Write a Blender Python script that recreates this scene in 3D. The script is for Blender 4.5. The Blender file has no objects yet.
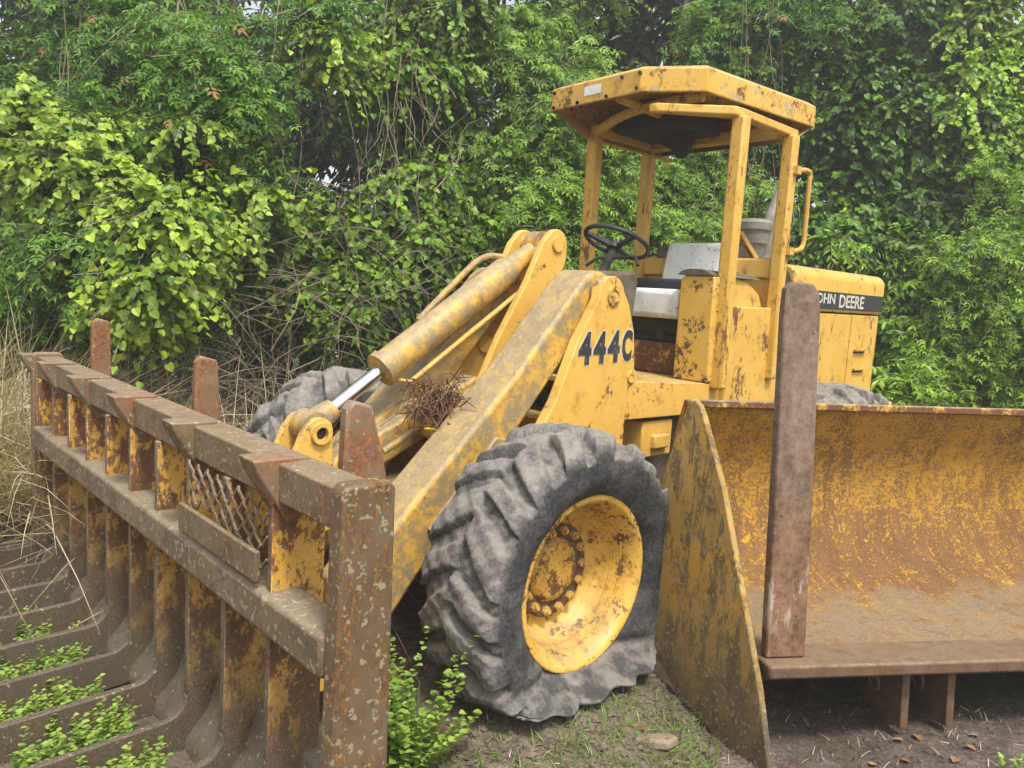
import bpy, math, random
import numpy as np
from mathutils import Vector, Matrix
R = math.radians
rng = np.random.default_rng(7); random.seed(7)
scene = bpy.context.scene
COL = scene.collection

# ------------------------------------------------------------------ camera
CAM_H = 1.59; FOC = 760.0; PITCH = math.atan(44/760)
cd = bpy.data.cameras.new('camera'); cam = bpy.data.objects.new('camera', cd); COL.objects.link(cam)
cam.location = (0, 0, CAM_H); cam.rotation_euler = (math.pi/2-PITCH, 0, 0)
cd.sensor_width = 36; cd.lens = FOC/1024*36; cd.clip_end = 400; cd.clip_start = .05
scene.camera = cam
def at(u, v, d):
    "world point seen at pixel (u, v) of the photograph at depth d (metres along +Y)"
    a = np.array([(u-512)/FOC, 1, (384-v)/FOC]); c, s = math.cos(PITCH), math.sin(PITCH)
    r = np.array([a[0], a[1]*c+a[2]*s, -a[1]*s+a[2]*c])
    return np.array([0, 0, CAM_H])+r*(d/r[1])

# ------------------------------------------------------------------ light
SUN_EL, SUN_AZ = 58, 152        # azimuth clockwise from +Y : behind the camera, a little to its right
w = bpy.data.worlds.new('World'); scene.world = w; w.use_nodes = True
nt = w.node_tree; nt.nodes.clear()
sky = nt.nodes.new('ShaderNodeTexSky'); sky.sky_type = 'NISHITA'; sky.sun_disc = False
sky.sun_elevation = R(SUN_EL); sky.sun_rotation = R(SUN_AZ); sky.dust_density = 4; sky.air_density = 1.2
hs = nt.nodes.new('ShaderNodeHueSaturation'); hs.inputs['Saturation'].default_value = .3
bg = nt.nodes.new('ShaderNodeBackground'); bg.inputs[1].default_value = .15
wo = nt.nodes.new('ShaderNodeOutputWorld')
nt.links.new(sky.outputs[0], hs.inputs['Color']); nt.links.new(hs.outputs[0], bg.inputs[0]); nt.links.new(bg.outputs[0], wo.inputs[0])
sd = bpy.data.lights.new('sun', 'SUN'); sd.energy = 2.4; sd.angle = R(9); sd.color = (1, .95, .86)
sun = bpy.data.objects.new('sun', sd); COL.objects.link(sun)
el, az = R(SUN_EL), R(SUN_AZ)
sdir = Vector((math.cos(el)*math.sin(az), math.cos(el)*math.cos(az), math.sin(el)))
sun.rotation_euler = (-sdir).to_track_quat('-Z', 'Y').to_euler(); sun.location = (0, 0, 20)
vs = scene.view_settings; vs.view_transform = 'Standard'; vs.look = 'None'; vs.gamma = 1; vs.exposure = .82
vs.use_curve_mapping = False
cy = scene.cycles
try:
    cy.max_bounces = 7; cy.diffuse_bounces = 4; cy.transmission_bounces = 3; cy.transparent_max_bounces = 4
    cy.use_denoising = True; cy.use_adaptive_sampling = True
except Exception: pass

# ------------------------------------------------------------------ materials
class NT:
    def __init__(s, name):
        s.m = bpy.data.materials.new(name); s.m.use_nodes = True; s.t = s.m.node_tree; s.t.nodes.clear()
        s.out = s.n('ShaderNodeOutputMaterial'); s.co = s.n('ShaderNodeTexCoord').outputs['Object']
        s.b = s.n('ShaderNodeBsdfPrincipled'); s.l(s.b.outputs[0], s.out.inputs[0])
    def n(s, k): return s.t.nodes.new(k)
    def l(s, a, b): s.t.links.new(a, b)
    def put(s, v, i):
        if hasattr(v, 'is_output'): s.l(v, i)
        elif isinstance(v, (tuple, list)) and len(v) == 3 and i.type == 'RGBA': i.default_value = (*v, 1)
        else: i.default_value = v
    def noise(s, scale, det=6, rough=.6, stretch=None, dist=0, off=None):
        q = s.n('ShaderNodeTexNoise'); q.inputs['Scale'].default_value = scale; q.inputs['Detail'].default_value = det
        q.inputs['Roughness'].default_value = rough; q.inputs['Distortion'].default_value = dist
        c = s.co
        if stretch or off:
            mp = s.n('ShaderNodeMapping'); s.l(c, mp.inputs[0]); c = mp.outputs[0]
            if stretch: mp.inputs['Scale'].default_value = stretch
            if off: mp.inputs['Location'].default_value = off
        s.l(c, q.inputs['Vector']); return q.outputs['Fac']
    def math(s, op, a, b=0.0, c=None):
        q = s.n('ShaderNodeMath'); q.operation = op; s.put(a, q.inputs[0]); s.put(b, q.inputs[1])
        if c is not None: s.put(c, q.inputs[2])
        return q.outputs[0]
    def step(s, v, a, b, lo=0., hi=1.):
        q = s.n('ShaderNodeMapRange'); q.interpolation_type = 'SMOOTHSTEP'
        for i, x in zip((0, 1, 2, 3, 4), (v, a, b, lo, hi)): s.put(x, q.inputs[i])
        return q.outputs[0]
    def mix(s, f, a, b, mode='MIX'):
        q = s.n('ShaderNodeMix'); q.data_type = 'RGBA'; q.blend_type = mode
        s.put(f, q.inputs[0]); s.put(a, q.inputs[6]); s.put(b, q.inputs[7]); return q.outputs[2]
    def ramp(s, v, stops):
        q = s.n('ShaderNodeValToRGB'); e = q.color_ramp.elements
        while len(e) < len(stops): e.new(.5)
        for x, (p, c) in zip(e, stops): x.position = p; x.color = (*c, 1)
        s.l(v, q.inputs[0]); return q.outputs[0]
    def up(s):
        g = s.n('ShaderNodeNewGeometry'); sp = s.n('ShaderNodeSeparateXYZ'); s.l(g.outputs['Normal'], sp.inputs[0]); return sp.outputs[2]
    def fin(s, col, rough, bump=None, bs=.4, bd=.01, metal=0, spec=.4):
        s.put(col, s.b.inputs['Base Color']); s.put(rough, s.b.inputs['Roughness']); s.put(metal, s.b.inputs['Metallic'])
        s.b.inputs['Specular IOR Level'].default_value = spec
        if bump is not None:
            q = s.n('ShaderNodeBump'); q.inputs['Strength'].default_value = bs; q.inputs['Distance'].default_value = bd
            s.l(bump, q.inputs['Height']); s.l(q.outputs[0], s.b.inputs['Normal'])
        return s.m

def weathered(name, paint, rust=.2, scale=5, lichen=0., dust=0., grime=.35, fade=.25, dark=(.035, .02, .012), mid=(.13, .06, .028),
              hot=(.27, .11, .035), dustc=(.33, .29, .2), stretch=None, bs=.35, rough=.5, lc=(.38, .36, .22), zdirt=None, ls_=52, tan=0, edge=.0):
    k = NT(name)
    a = k.noise(scale, 9, .68, stretch); b = k.noise(scale*7, 6, .7, stretch, off=(3, 1, 7)); c = k.noise(scale*.8, 4, .5, off=(9, 4, 2))
    fine = k.noise(scale*28, 5, .7)
    f = k.math('ADD', k.math('MULTIPLY', a, .62), k.math('MULTIPLY', b, .38))
    t = .5+(.5-rust)*.27
    mask = k.step(f, t-.02, t+.035)
    if edge:
        bv = k.n('ShaderNodeBevel'); bv.samples = 3; bv.inputs['Radius'].default_value = .014
        ge = k.n('ShaderNodeNewGeometry'); vm = k.n('ShaderNodeVectorMath'); vm.operation = 'DOT_PRODUCT'
        k.l(bv.outputs[0], vm.inputs[0]); k.l(ge.outputs['Normal'], vm.inputs[1])
        ed = k.math('MULTIPLY', k.step(vm.outputs['Value'], .985, .90), k.step(k.math('ADD', k.math('MULTIPLY', b, .5), k.math('MULTIPLY', fine, .5)), .56-.1*edge, .60-.1*edge))
        mask = k.math('MAXIMUM', mask, ed)
    rc = k.ramp(k.math('ADD', k.math('MULTIPLY', b, .6), k.math('MULTIPLY', fine, .4)), [(.34, dark), (.5, mid), (.66, hot)])
    worn = tuple(min(1, x*1.12+.05) for x in paint); dirty = tuple(x*y for x, y in zip(paint, (.52, .47, .5)))
    pc = k.mix(k.step(c, .35, .7, 0, fade*2), paint, worn)
    pc = k.mix(k.step(k.noise(scale*1.7, 8, .7, off=(5, 8, 1)), .5, .72, 0, grime*1.7), pc, dirty)
    pc = k.mix(k.step(fine, .56, .7, 0, grime), pc, dirty)
    col = k.mix(mask, pc, rc)
    if dust:
        d = k.math('MULTIPLY', k.step(k.up(), .25, .8), k.step(k.noise(scale*2.2, 8, .7), .38, .6, dust*.45, dust))
        col = k.mix(d, col, k.ramp(fine, [(.35, tuple(x*.55 for x in dustc)), (.65, dustc)]))
    if tan:
        col = k.mix(k.step(k.noise(scale*1.3, 9, .72, off=(7, 3, 5)), .40, .58, 0, tan), col, k.ramp(fine, [(.36, (.16, .12, .07)), (.64, (.36, .28, .16))]))
    if zdirt:
        sp_ = k.n('ShaderNodeSeparateXYZ'); k.l(k.co, sp_.inputs[0])
        col = k.mix(k.step(k.math('ADD', sp_.outputs[2], k.math('MULTIPLY', k.math('SUBTRACT', b, .5), .9)), zdirt[0], zdirt[1], .95, 0), col, k.ramp(fine, [(.36, (.035, .028, .02)), (.5, (.085, .068, .048)), (.64, (.155, .125, .088))]))
    if lichen:
        ln = k.noise(ls_, 2.5, .5, off=(2, 2, 2)); lt = .705-.115*lichen
        col = k.mix(k.step(ln, lt, lt+.04, 0, .8), col, k.mix(fine, lc, tuple(x*.6 for x in lc)))
    h = k.math('ADD', k.math('MULTIPLY', k.math('MULTIPLY', fine, mask), .5), k.math('ADD', k.math('MULTIPLY', mask, -.35), k.math('MULTIPLY', b, .25)))
    return k.fin(col, k.step(mask, 0, 1, rough, .88), h, bs, .006, spec=.35)

YEL = (.63, .38, .068)
M = {}
M['paint'] = weathered('yellow_paint', YEL, .2, 5, dust=.55, grime=.36, edge=.5)
M['rim'] = weathered('rim_paint', YEL, .34, 8, dust=.5, grime=.7, edge=1., mid=(.1, .05, .022))
M['hub'] = weathered('rusty_hub_paint', (.56, .32, .05), .5, 11, dust=.5, grime=.8, edge=1., mid=(.12, .06, .025))
M['paint_cab'] = weathered('cab_yellow_paint', YEL, .26, 5, dust=.5, grime=.45, stretch=(1, 1, .6), lichen=.1, edge=.7)
M['paint_roof'] = weathered('peeling_roof_paint', YEL, .3, 6, dust=.5, grime=.75, lichen=.9, ls_=16, lc=(.44, .4, .26), edge=.9)
M['paint_arm'] = weathered('dirty_arm_paint', (.58, .33, .045), .2, 8, dust=1., lichen=.75, ls_=45, grime=.6, dustc=(.38, .32, .22), lc=(.55, .40, .1), tan=.95, bs=.6)
M['paint_post'] = weathered('chipped_post_paint', YEL, .22, 9, dust=.3, stretch=(1, 1, .35), edge=1., grime=.5)
M['paint_rust'] = weathered('rust_patched_paint', YEL, .24, 5, dust=.6, grime=.5, edge=.8)
M['rake_face'] = weathered('rusty_rake_paint', (.52, .29, .05), .66, 9, lichen=.25, dust=.8, grime=.6, stretch=(1, 1, .6))
M['tine_face'] = weathered('rusty_tine_paint', (.52, .29, .05), .58, 9, lichen=.4, dust=.8, grime=.6, stretch=(1, 1, .6), zdirt=(.32, .88))
M['tine_edge'] = weathered('brown_tine_edge', (.17, .12, .075), .5, 6, lichen=.5, dust=.7, dark=(.04, .028, .02), mid=(.11, .075, .048), hot=(.2, .125, .07), zdirt=(.3, .8))
M['rake_steel'] = weathered('brown_rake_steel', (.145, .096, .052), .5, 7, lichen=.8, dust=.7, dark=(.035, .022, .014), mid=(.125, .076, .042), hot=(.33, .16, .06), dustc=(.29, .23, .155), tan=.2, bs=.7)
M['rake_orange'] = weathered('orange_rust', (.19, .12, .07), .55, 7, lichen=.5, dust=.6, dark=(.06, .036, .024), mid=(.18, .085, .04), hot=(.42, .17, .05), dustc=(.28, .22, .155))
M['bucket_in'] = None
M['dirt_steel'] = weathered('earthy_steel', (.12, .095, .068), .4, 7, lichen=.5, dust=.7, dark=(.035, .028, .02), mid=(.085, .065, .045), hot=(.16, .11, .065), dustc=(.17, .14, .1))
M['tine_steel'] = weathered('grey_brown_steel', (.15, .098, .062), .4, 6, dust=.4, dark=(.06, .038, .026), mid=(.125, .077, .046), hot=(.2, .11, .06), stretch=(1, 1, .4), tan=.3, lichen=.35, ls_=13, lc=(.3, .24, .2), bs=.6)
k = NT('fork_tine_steel'); a = k.noise(4, 8, .68, (1, 1, .45)); b = k.noise(34, 6, .75); c = k.noise(9, 8, .75, (1.6, 1, .4), off=(2, 5, 1))
sp = k.n('ShaderNodeSeparateXYZ'); k.l(k.co, sp.inputs[0]); zz = sp.outputs[2]
f = k.math('ADD', k.math('MULTIPLY', a, .55), k.math('MULTIPLY', b, .45))
c0 = k.ramp(f, [(.38, (.08, .056, .042)), (.5, (.185, .13, .092)), (.62, (.28, .21, .155))])
c0 = k.mix(k.step(k.math('ADD', zz, k.math('MULTIPLY', c, .9)), 1.6, 1.15, 0, .8), c0, k.ramp(f, [(.38, (.08, .042, .026)), (.5, (.21, .11, .062)), (.62, (.31, .17, .095))]))
wh_ = k.math('MULTIPLY', k.step(c, .52, .58), k.math('MULTIPLY', k.step(zz, .38, .5), k.step(zz, .85, .65)))
c0 = k.mix(k.math('MULTIPLY', wh_, .7), c0, (.45, .38, .31))
c0 = k.mix(k.step(k.noise(14, 4, .6, off=(8, 1, 3)), .64, .68, 0, .6), c0, (.035, .028, .022))
M['fork_tine'] = k.fin(c0, .85, f, .7, .008, spec=.25)
M['lip_steel'] = weathered('worn_red_brown_steel', (.11, .062, .036), .5, 8, dust=.6, dark=(.032, .02, .014), mid=(.10, .054, .03), hot=(.22, .11, .05), dustc=(.26, .19, .125), tan=.15, bs=.6)
M['plate'] = weathered('mossy_yellow_plate', (.45, .27, .05), .46, 7, lichen=.8, grime=1., stretch=(1, 1.8, .6), dark=(.04, .034, .02), mid=(.12, .085, .035), hot=(.24, .13, .045), lc=(.36, .35, .2), tan=.35, zdirt=(-.2, .62), edge=.6)
M['rust_dark'] = weathered('dark_rust', (.12, .07, .04), .6, 12, dark=(.03, .02, .014), mid=(.09, .048, .024), hot=(.2, .1, .04))
def simple(name, c, rough=.6, metal=0, var=.3, scale=12, bs=.2):
    k = NT(name); n = k.noise(scale, 6, .65)
    return k.fin(k.mix(k.step(n, .3, .7), tuple(x*(1-var) for x in c), tuple(min(1, x*(1+var*.6)) for x in c)), rough, n, bs, .004, metal)
M['black'] = simple('black_rubber', (.03, .03, .032), .55)
M['dark'] = simple('dark_grime_and_gap', (.035, .028, .022), .9)
M['chrome'] = simple('chrome_rod', (.72, .72, .72), .22, 1., .12, 30)
M['grey'] = simple('weathered_grey_metal', (.2, .19, .17), .6)
M['brown'] = simple('brown_board', (.12, .095, .065), .85, var=.45)
def ink(name, c, under):
    k = NT(name); n = k.noise(26, 8, .75); f = k.noise(120, 4, .7)
    v = k.math('ADD', k.math('MULTIPLY', n, .7), k.math('MULTIPLY', f, .3))
    return k.fin(k.mix(k.step(v, .55, .59), k.mix(k.step(n, .35, .6), c, tuple(x*.7+.02 for x in c)), under), .6, n, .2, .003)
M['white_ink'] = ink('worn_white_lettering', (.66, .63, .54), (.2, .16, .08)); M['black_ink'] = ink('worn_black_lettering', (.022, .024, .03), (.12, .09, .04))
M['navy'] = simple('faded_navy_pad', (.025, .028, .04), .85)
k = NT('dirty_white_vinyl'); n = k.noise(30, 6, .7); g = k.noise(6, 6, .6)
M['vinyl'] = k.fin(k.mix(k.step(n, .56, .68, 0, .75), k.mix(k.step(g, .4, .7), (.8, .8, .77), (.62, .61, .57)), (.12, .11, .1)), .5, g, .3, .01)
k = NT('worn_tyre_rubber'); n = k.noise(7, 8, .68); f = k.noise(55, 6, .75); big = k.noise(2.6, 5, .6, off=(4, 2, 1))
ta = k.n('ShaderNodeAttribute'); ta.attribute_name = 'tint'
dustm = k.math('ADD', k.math('MULTIPLY', ta.outputs['Fac'], .22), k.math('ADD', k.math('MULTIPLY', n, .55), k.math('MULTIPLY', k.math('SUBTRACT', big, .5), .55)))
rub = k.ramp(f, [(.35, (.016, .017, .02)), (.65, (.06, .06, .063))])
c0 = k.mix(k.step(dustm, .2, .48, 0, .95), rub, k.ramp(f, [(.34, (.10, .092, .085)), (.5, (.17, .16, .148)), (.66, (.27, .25, .225))]))
c0 = k.mix(k.math('MULTIPLY', k.step(k.up(), .0, .8), k.step(n, .4, .6, .1, .7)), c0, (.26, .24, .21))
hh = k.math('ADD', k.math('MULTIPLY', n, .7), k.math('MULTIPLY', f, .5))
M['tyre'] = k.fin(c0, .85, hh, .8, .02, spec=.25)
# bucket inside : yellow flaking in diagonal rust, earth-coloured floor that has lost its paint
k = NT('bucket_rust')
a = k.noise(7, 9, .7); b = k.noise(75, 5, .72); mid_ = k.noise(22, 7, .7); big = k.noise(2.2, 5, .6, off=(3, 3, 3))
mp = k.n('ShaderNodeMapping'); mp.inputs['Rotation'].default_value = (0, R(35), 0); mp.inputs['Scale'].default_value = (3.2, 1, .7); k.l(k.co, mp.inputs[0])
scr = k.n('ShaderNodeTexNoise'); scr.inputs['Scale'].default_value = 4; scr.inputs['Detail'].default_value = 8; scr.inputs['Roughness'].default_value = .7; k.l(mp.outputs[0], scr.inputs['Vector'])
sp = k.n('ShaderNodeSeparateXYZ'); k.l(k.co, sp.inputs[0]); zz = sp.outputs[2]
f = k.math('ADD', k.math('ADD', k.math('MULTIPLY', b, .42), k.math('MULTIPLY', mid_, .28)), k.math('ADD', k.math('MULTIPLY', scr.outputs['Fac'], .2), k.math('MULTIPLY', big, .1)))
thr = k.step(zz, .34, 1.05, .452, .508)
m = k.step(k.math('SUBTRACT', f, thr), -.03, .04)
rc = k.ramp(k.math('ADD', k.math('MULTIPLY', mid_, .5), k.math('MULTIPLY', b, .5)), [(.36, (.04, .024, .014)), (.5, (.13, .068, .03)), (.65, (.28, .14, .055))])
c0 = k.mix(m, k.mix(k.step(a, .3, .7), (.36, .19, .024), (.47, .265, .04)), rc)
soil = k.ramp(k.math('ADD', k.math('MULTIPLY', a, .5), k.math('MULTIPLY', b, .5)), [(.36, (.11, .08, .048)), (.5, (.23, .172, .105)), (.64, (.37, .29, .185))])
c0 = k.mix(k.step(k.math('ADD', zz, k.math('MULTIPLY', a, .35)), .43, .53, 1, 0), c0, soil)
M['bucket_in'] = k.fin(c0, .85, b, .5, .008, spec=.2)
# ground
k = NT('bare_soil'); a = k.noise(1.3, 8, .6); b = k.noise(9, 8, .7); c = k.noise(60, 6, .7)
f = k.math('ADD', k.math('MULTIPLY', b, .55), k.math('MULTIPLY', c, .45))
c0 = k.ramp(f, [(.34, (.05, .038, .028)), (.5, (.15, .118, .088)), (.66, (.28, .23, .18))])
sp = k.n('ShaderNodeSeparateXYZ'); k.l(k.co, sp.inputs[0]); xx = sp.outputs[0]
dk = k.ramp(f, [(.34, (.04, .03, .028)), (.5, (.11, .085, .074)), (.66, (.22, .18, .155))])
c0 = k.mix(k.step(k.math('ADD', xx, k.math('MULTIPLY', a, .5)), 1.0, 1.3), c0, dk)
c0 = k.mix(k.step(a, .52, .64, 0, .5), c0, (.07, .075, .03))
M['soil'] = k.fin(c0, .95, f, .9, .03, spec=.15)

def leafmat(name, c_dark, c_light, young=None, trans=.28, rough=.45):
    k = NT(name); g = k.n('ShaderNodeNewGeometry'); ri = g.outputs['Random Per Island']
    at_ = k.n('ShaderNodeAttribute'); at_.attribute_name = 'tint'; ti = at_.outputs['Fac']
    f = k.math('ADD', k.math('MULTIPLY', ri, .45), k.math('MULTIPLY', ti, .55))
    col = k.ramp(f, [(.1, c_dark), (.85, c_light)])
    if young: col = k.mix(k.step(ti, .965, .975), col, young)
    k.put(col, k.b.inputs['Base Color']); k.b.inputs['Roughness'].default_value = rough; k.b.inputs['Specular IOR Level'].default_value = .35
    tr = k.n('ShaderNodeBsdfTranslucent'); k.l(k.mix(1., col, (1.0, 1.15, .45), 'MULTIPLY'), tr.inputs[0])
    mx = k.n('ShaderNodeMixShader'); mx.inputs[0].default_value = trans
    k.l(k.b.outputs[0], mx.inputs[1]); k.l(tr.outputs[0], mx.inputs[2]); k.l(mx.outputs[0], k.out.inputs[0])
    return k.m
M['leaf_vine'] = leafmat('bright_vine_leaf', (.05, .115, .014), (.36, .49, .05))
M['leaf_dark'] = leafmat('deep_vine_leaf', (.012, .034, .004), (.20, .35, .02))
M['leaf_mid'] = leafmat('mid_green_leaf', (.012, .042, .006), (.165, .32, .032), (.36, .2, .09))
M['leaf_light'] = leafmat('light_green_leaf', (.02, .06, .008), (.27, .43, .055))
M['leaf_right'] = leafmat('fresh_green_leaf', (.022, .07, .008), (.32, .50, .04))
M['leaf_deep'] = leafmat('deep_green_leaf', (.008, .026, .003), (.13, .27, .018))  # darker green than the other vine leaves
M['leaf_far'] = leafmat('darkened_far_leaf', (.006, .014, .005), (.028, .05, .013), trans=.2)  # shade put into the leaf colour, so gaps between nearer trees read dark
M['weed'] = leafmat('weed_leaf', (.12, .22, .03), (.34, .46, .09))
M['grass'] = leafmat('grass_blade', (.08, .16, .025), (.22, .33, .07))
M['straw'] = leafmat('dry_straw', (.30, .235, .14), (.66, .55, .37), trans=.2, rough=.8)
M['dryleaf'] = leafmat('dry_brown_leaf', (.14, .07, .03), (.34, .2, .09), trans=.15, rough=.8)
M['bark'] = weathered('bark', (.13, .105, .08), .4, 12, lichen=.4, dark=(.03, .022, .016), mid=(.08, .06, .045), hot=(.15, .115, .085), stretch=(1, 1, .25), bs=.8)
M['twig'] = simple('dead_twig', (.22, .175, .125), .9, var=.55, scale=3)

# ------------------------------------------------------------------ mesh helpers
class MB:
    def __init__(s): s.v = []; s.f = []; s.mi = []
    def add(s, vs, fs, mi=0):
        o = len(s.v); s.v += [tuple(map(float, p)) for p in vs]; s.f += [tuple(i+o for i in f) for f in fs]; s.mi += [mi]*len(fs); return s
    def box(s, a, b, mi=0):
        (x0, y0, z0), (x1, y1, z1) = a, b
        return s.add([(x0,y0,z0),(x1,y0,z0),(x1,y1,z0),(x0,y1,z0),(x0,y0,z1),(x1,y0,z1),(x1,y1,z1),(x0,y1,z1)],
                     [(0,3,2,1),(4,5,6,7),(0,1,5,4),(1,2,6,5),(2,3,7,6),(3,0,4,7)], mi)
    def prism(s, poly, ax, a, b, mi=0, mi_side=None):
        n = len(poly)
        def P(p, t): q = list(p); q.insert(ax, t); return q
        area = sum(poly[i][0]*poly[(i+1) % n][1]-poly[(i+1) % n][0]*poly[i][1] for i in range(n))
        if (area < 0) != (ax == 1): poly = poly[::-1]
        vs = [P(p, a) for p in poly]+[P(p, b) for p in poly]
        s.add(vs, [tuple(range(n))[::-1], tuple(range(n, 2*n))], mi)
        o = len(s.v)-2*n; ms = mi if mi_side is None else mi_side
        for i in range(n):
            j = (i+1) % n; s.f.append((o+i, o+j, o+n+j, o+n+i)); s.mi.append(ms)
        return s
    def tube(s, pts, r, n=8, cap=True, mi=0):
        pts = [Vector(p) for p in pts]; rs = r if isinstance(r, (list, tuple)) else [r]*len(pts); rings = []
        up = None
        for i, p in enumerate(pts):
            t = (pts[min(i+1, len(pts)-1)]-pts[max(i-1, 0)])
            if t.length < 1e-9: t = Vector((0, 0, 1))
            t.normalize()
            if up is None: up = t.orthogonal().normalized()
            else:
                up = up-t*up.dot(t); up = up.normalized() if up.length > 1e-6 else t.orthogonal().normalized()
            q = t.cross(up); rings.append([p+(up*math.cos(2*math.pi*k/n)+q*math.sin(2*math.pi*k/n))*rs[i] for k in range(n)])
        vs = [x for g in rings for x in g]; fs = []
        for i in range(len(pts)-1):
            for k in range(n): k2 = (k+1) % n; fs.append((i*n+k, i*n+k2, (i+1)*n+k2, (i+1)*n+k))
        if cap: fs += [tuple(range(n))[::-1], tuple((len(pts)-1)*n+k for k in range(n))]
        return s.add(vs, fs, mi)
    def lathe(s, prof, c, ax=0, n=48, mi=0, closed=False):
        "prof : (offset along axis, radius)"
        vs = []; fs = []; m = len(prof)
        for k in range(n):
            t = 2*math.pi*k/n
            for (h, r) in prof:
                q = [r*math.cos(t), r*math.sin(t)]
                if ax == 1: q = q[::-1]
                q.insert(ax, h); vs.append([q[i]+c[i] for i in range(3)])
        for k in range(n):
            k2 = (k+1) % n
            for i in range(m if closed else m-1):
                i2 = (i+1) % m; fs.append((k*m+i, k*m+i2, k2*m+i2, k2*m+i))
        return s.add(vs, fs, mi)
    def build(s, name, mats, parent=None, bevel=0, sharp=35, seg=2):
        me = bpy.data.meshes.new(name); me.from_pydata(s.v, [], s.f)
        for m in (mats if isinstance(mats, (list, tuple)) else [mats]): me.materials.append(m)
        me.polygons.foreach_set('material_index', s.mi); me.validate(); finish(me, sharp)
        o = bpy.data.objects.new(name, me); COL.objects.link(o)
        if parent: o.parent = parent
        if bevel:
            b = o.modifiers.new('bevel', 'BEVEL'); b.width = bevel; b.segments = seg; b.limit_method = 'ANGLE'; b.angle_limit = R(40)
        return o
def finish(me, sharp=35):
    me.polygons.foreach_set('use_smooth', [True]*len(me.polygons)); me.set_sharp_from_angle(angle=R(sharp)); me.update()
def mesh_np(name, V, F, mat, parent=None, tint=None, k=None, smooth=False):
    "F : (n,k) int array"
    me = bpy.data.meshes.new(name); n, k = F.shape
    me.vertices.add(len(V)); me.vertices.foreach_set('co', np.ascontiguousarray(V, np.float32).ravel())
    me.loops.add(n*k); me.loops.foreach_set('vertex_index', np.ascontiguousarray(F, np.int32).ravel())
    me.polygons.add(n); me.polygons.foreach_set('loop_start', np.arange(0, n*k, k, dtype=np.int32))
    me.update(calc_edges=True); me.materials.append(mat)
    if tint is not None:
        a = me.attributes.new('tint', 'FLOAT', 'POINT'); a.data.foreach_set('value', np.ascontiguousarray(tint, np.float32))
    me.polygons.foreach_set('use_smooth', np.full(n, smooth, dtype=bool))
    me.validate(); o = bpy.data.objects.new(name, me); COL.objects.link(o)
    if parent: o.parent = parent
    return o
def tag(o, label=None, cat=None, group=None, kind=None):
    for k_, v_ in (('label', label), ('category', cat), ('group', group), ('kind', kind)):
        if v_: o[k_] = v_
    return o
def thing(name, label, cat, loc=(0,0,0), rot=(0,0,0), group=None):
    o = bpy.data.objects.new(name, None); COL.objects.link(o); o.location = loc; o.rotation_euler = rot; o.empty_display_size = .2
    return tag(o, label, cat, group)
def rounded(c, r, a0, a1, n=8): return [(c[0]+r*math.cos(R(a0+(a1-a0)*i/n)), c[1]+r*math.sin(R(a0+(a1-a0)*i/n))) for i in range(n+1)]
def catmull(P, m):
    P = np.array(P, float); Q = np.vstack([2*P[0]-P[1], P, 2*P[-1]-P[-2]]); out = []
    for i in range(1, len(Q)-2):
        for t in np.linspace(0, 1, m, endpoint=False):
            a, b, c, d = Q[i-1:i+3]
            out.append(.5*(2*b+(c-a)*t+(2*a-5*b+4*c-d)*t*t+(-a+3*b-3*c+d)*t**3))
    out.append(P[-1]); return [tuple(x) for x in out]
def text_part(name, body, mat, parent, origin, height, width, depth=.002, bold=.0):
    "lettering lying on a plane facing +X of the parent, reading along +Y"
    cu = bpy.data.curves.new(name, 'FONT'); cu.body = body; cu.size = 1; cu.extrude = .01; cu.offset = bold; cu.resolution_u = 4
    to = bpy.data.objects.new(name+'_curve', cu); COL.objects.link(to)
    dg = bpy.context.evaluated_depsgraph_get(); me = bpy.data.meshes.new_from_object(to.evaluated_get(dg))
    bpy.data.objects.remove(to)
    V = np.zeros(len(me.vertices)*3); me.vertices.foreach_get('co', V); V = V.reshape(-1, 3)
    V[:, :2] -= V[:, :2].min(0); V[:, :2] /= V[:, :2].max(0)
    W = np.stack([origin[0]+(V[:, 2]-V[:, 2].min())/.02*depth, origin[1]+V[:, 0]*width, origin[2]+V[:, 1]*height], 1)
    me.vertices.foreach_set('co', W.ravel()); me.materials.clear(); me.materials.append(mat); me.update(); me.name = name
    o = bpy.data.objects.new(name, me); COL.objects.link(o); o.parent = parent; return o

# ------------------------------------------------------------------ ground
def ls(x, y):
    dx, dy = x+.43, y-3.89
    return .686*dx-.728*dy, .728*dx+.686*dy
def sstep(t, a, b):
    t = np.clip((t-a)/(b-a), 0, 1); return t*t*(3-2*t)
def vnoise(x, y, seed=0):
    r_ = np.random.default_rng(seed); o = 0
    for i in range(14):
        fx, fy, ph = r_.normal(0, 1), r_.normal(0, 1), r_.uniform(0, 6.28); sc = 1.35**i*.5; o = o+np.sin((x*fx+y*fy)*sc+ph)/(1.3**i)
    return o/2.5
def ground_z(x, y):
    l, s = ls(x, y)
    z = .045-.087*np.clip(l, -4, 1.75)
    z = z+.19*sstep(-s, .9, 1.5)*sstep(-l, -1.5, -1.1)*(1-sstep(-s, 4, 6))
    z = z+.10*(1-sstep(np.hypot(l-.75, (s-.05)*.8), .3, .75))
    near = 1-sstep(np.hypot(x, y-3.5), 6, 14)
    return z*(1-sstep(np.hypot(x, y-4), 12, 30))+.035*vnoise(x*2.2, y*2.2, 3)*near
ax_ = np.unique(np.concatenate([np.linspace(-90, -7, 14), np.linspace(-7, -2.5, 24), np.linspace(-2.5, 3.2, 130), np.linspace(3.2, 9, 28), np.linspace(9, 90, 14)]))
ay_ = np.unique(np.concatenate([np.linspace(-60, -1, 10), np.linspace(-1, 1.6, 12), np.linspace(1.6, 5.5, 100), np.linspace(5.5, 12, 28), np.linspace(12, 120, 16)]))
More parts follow.
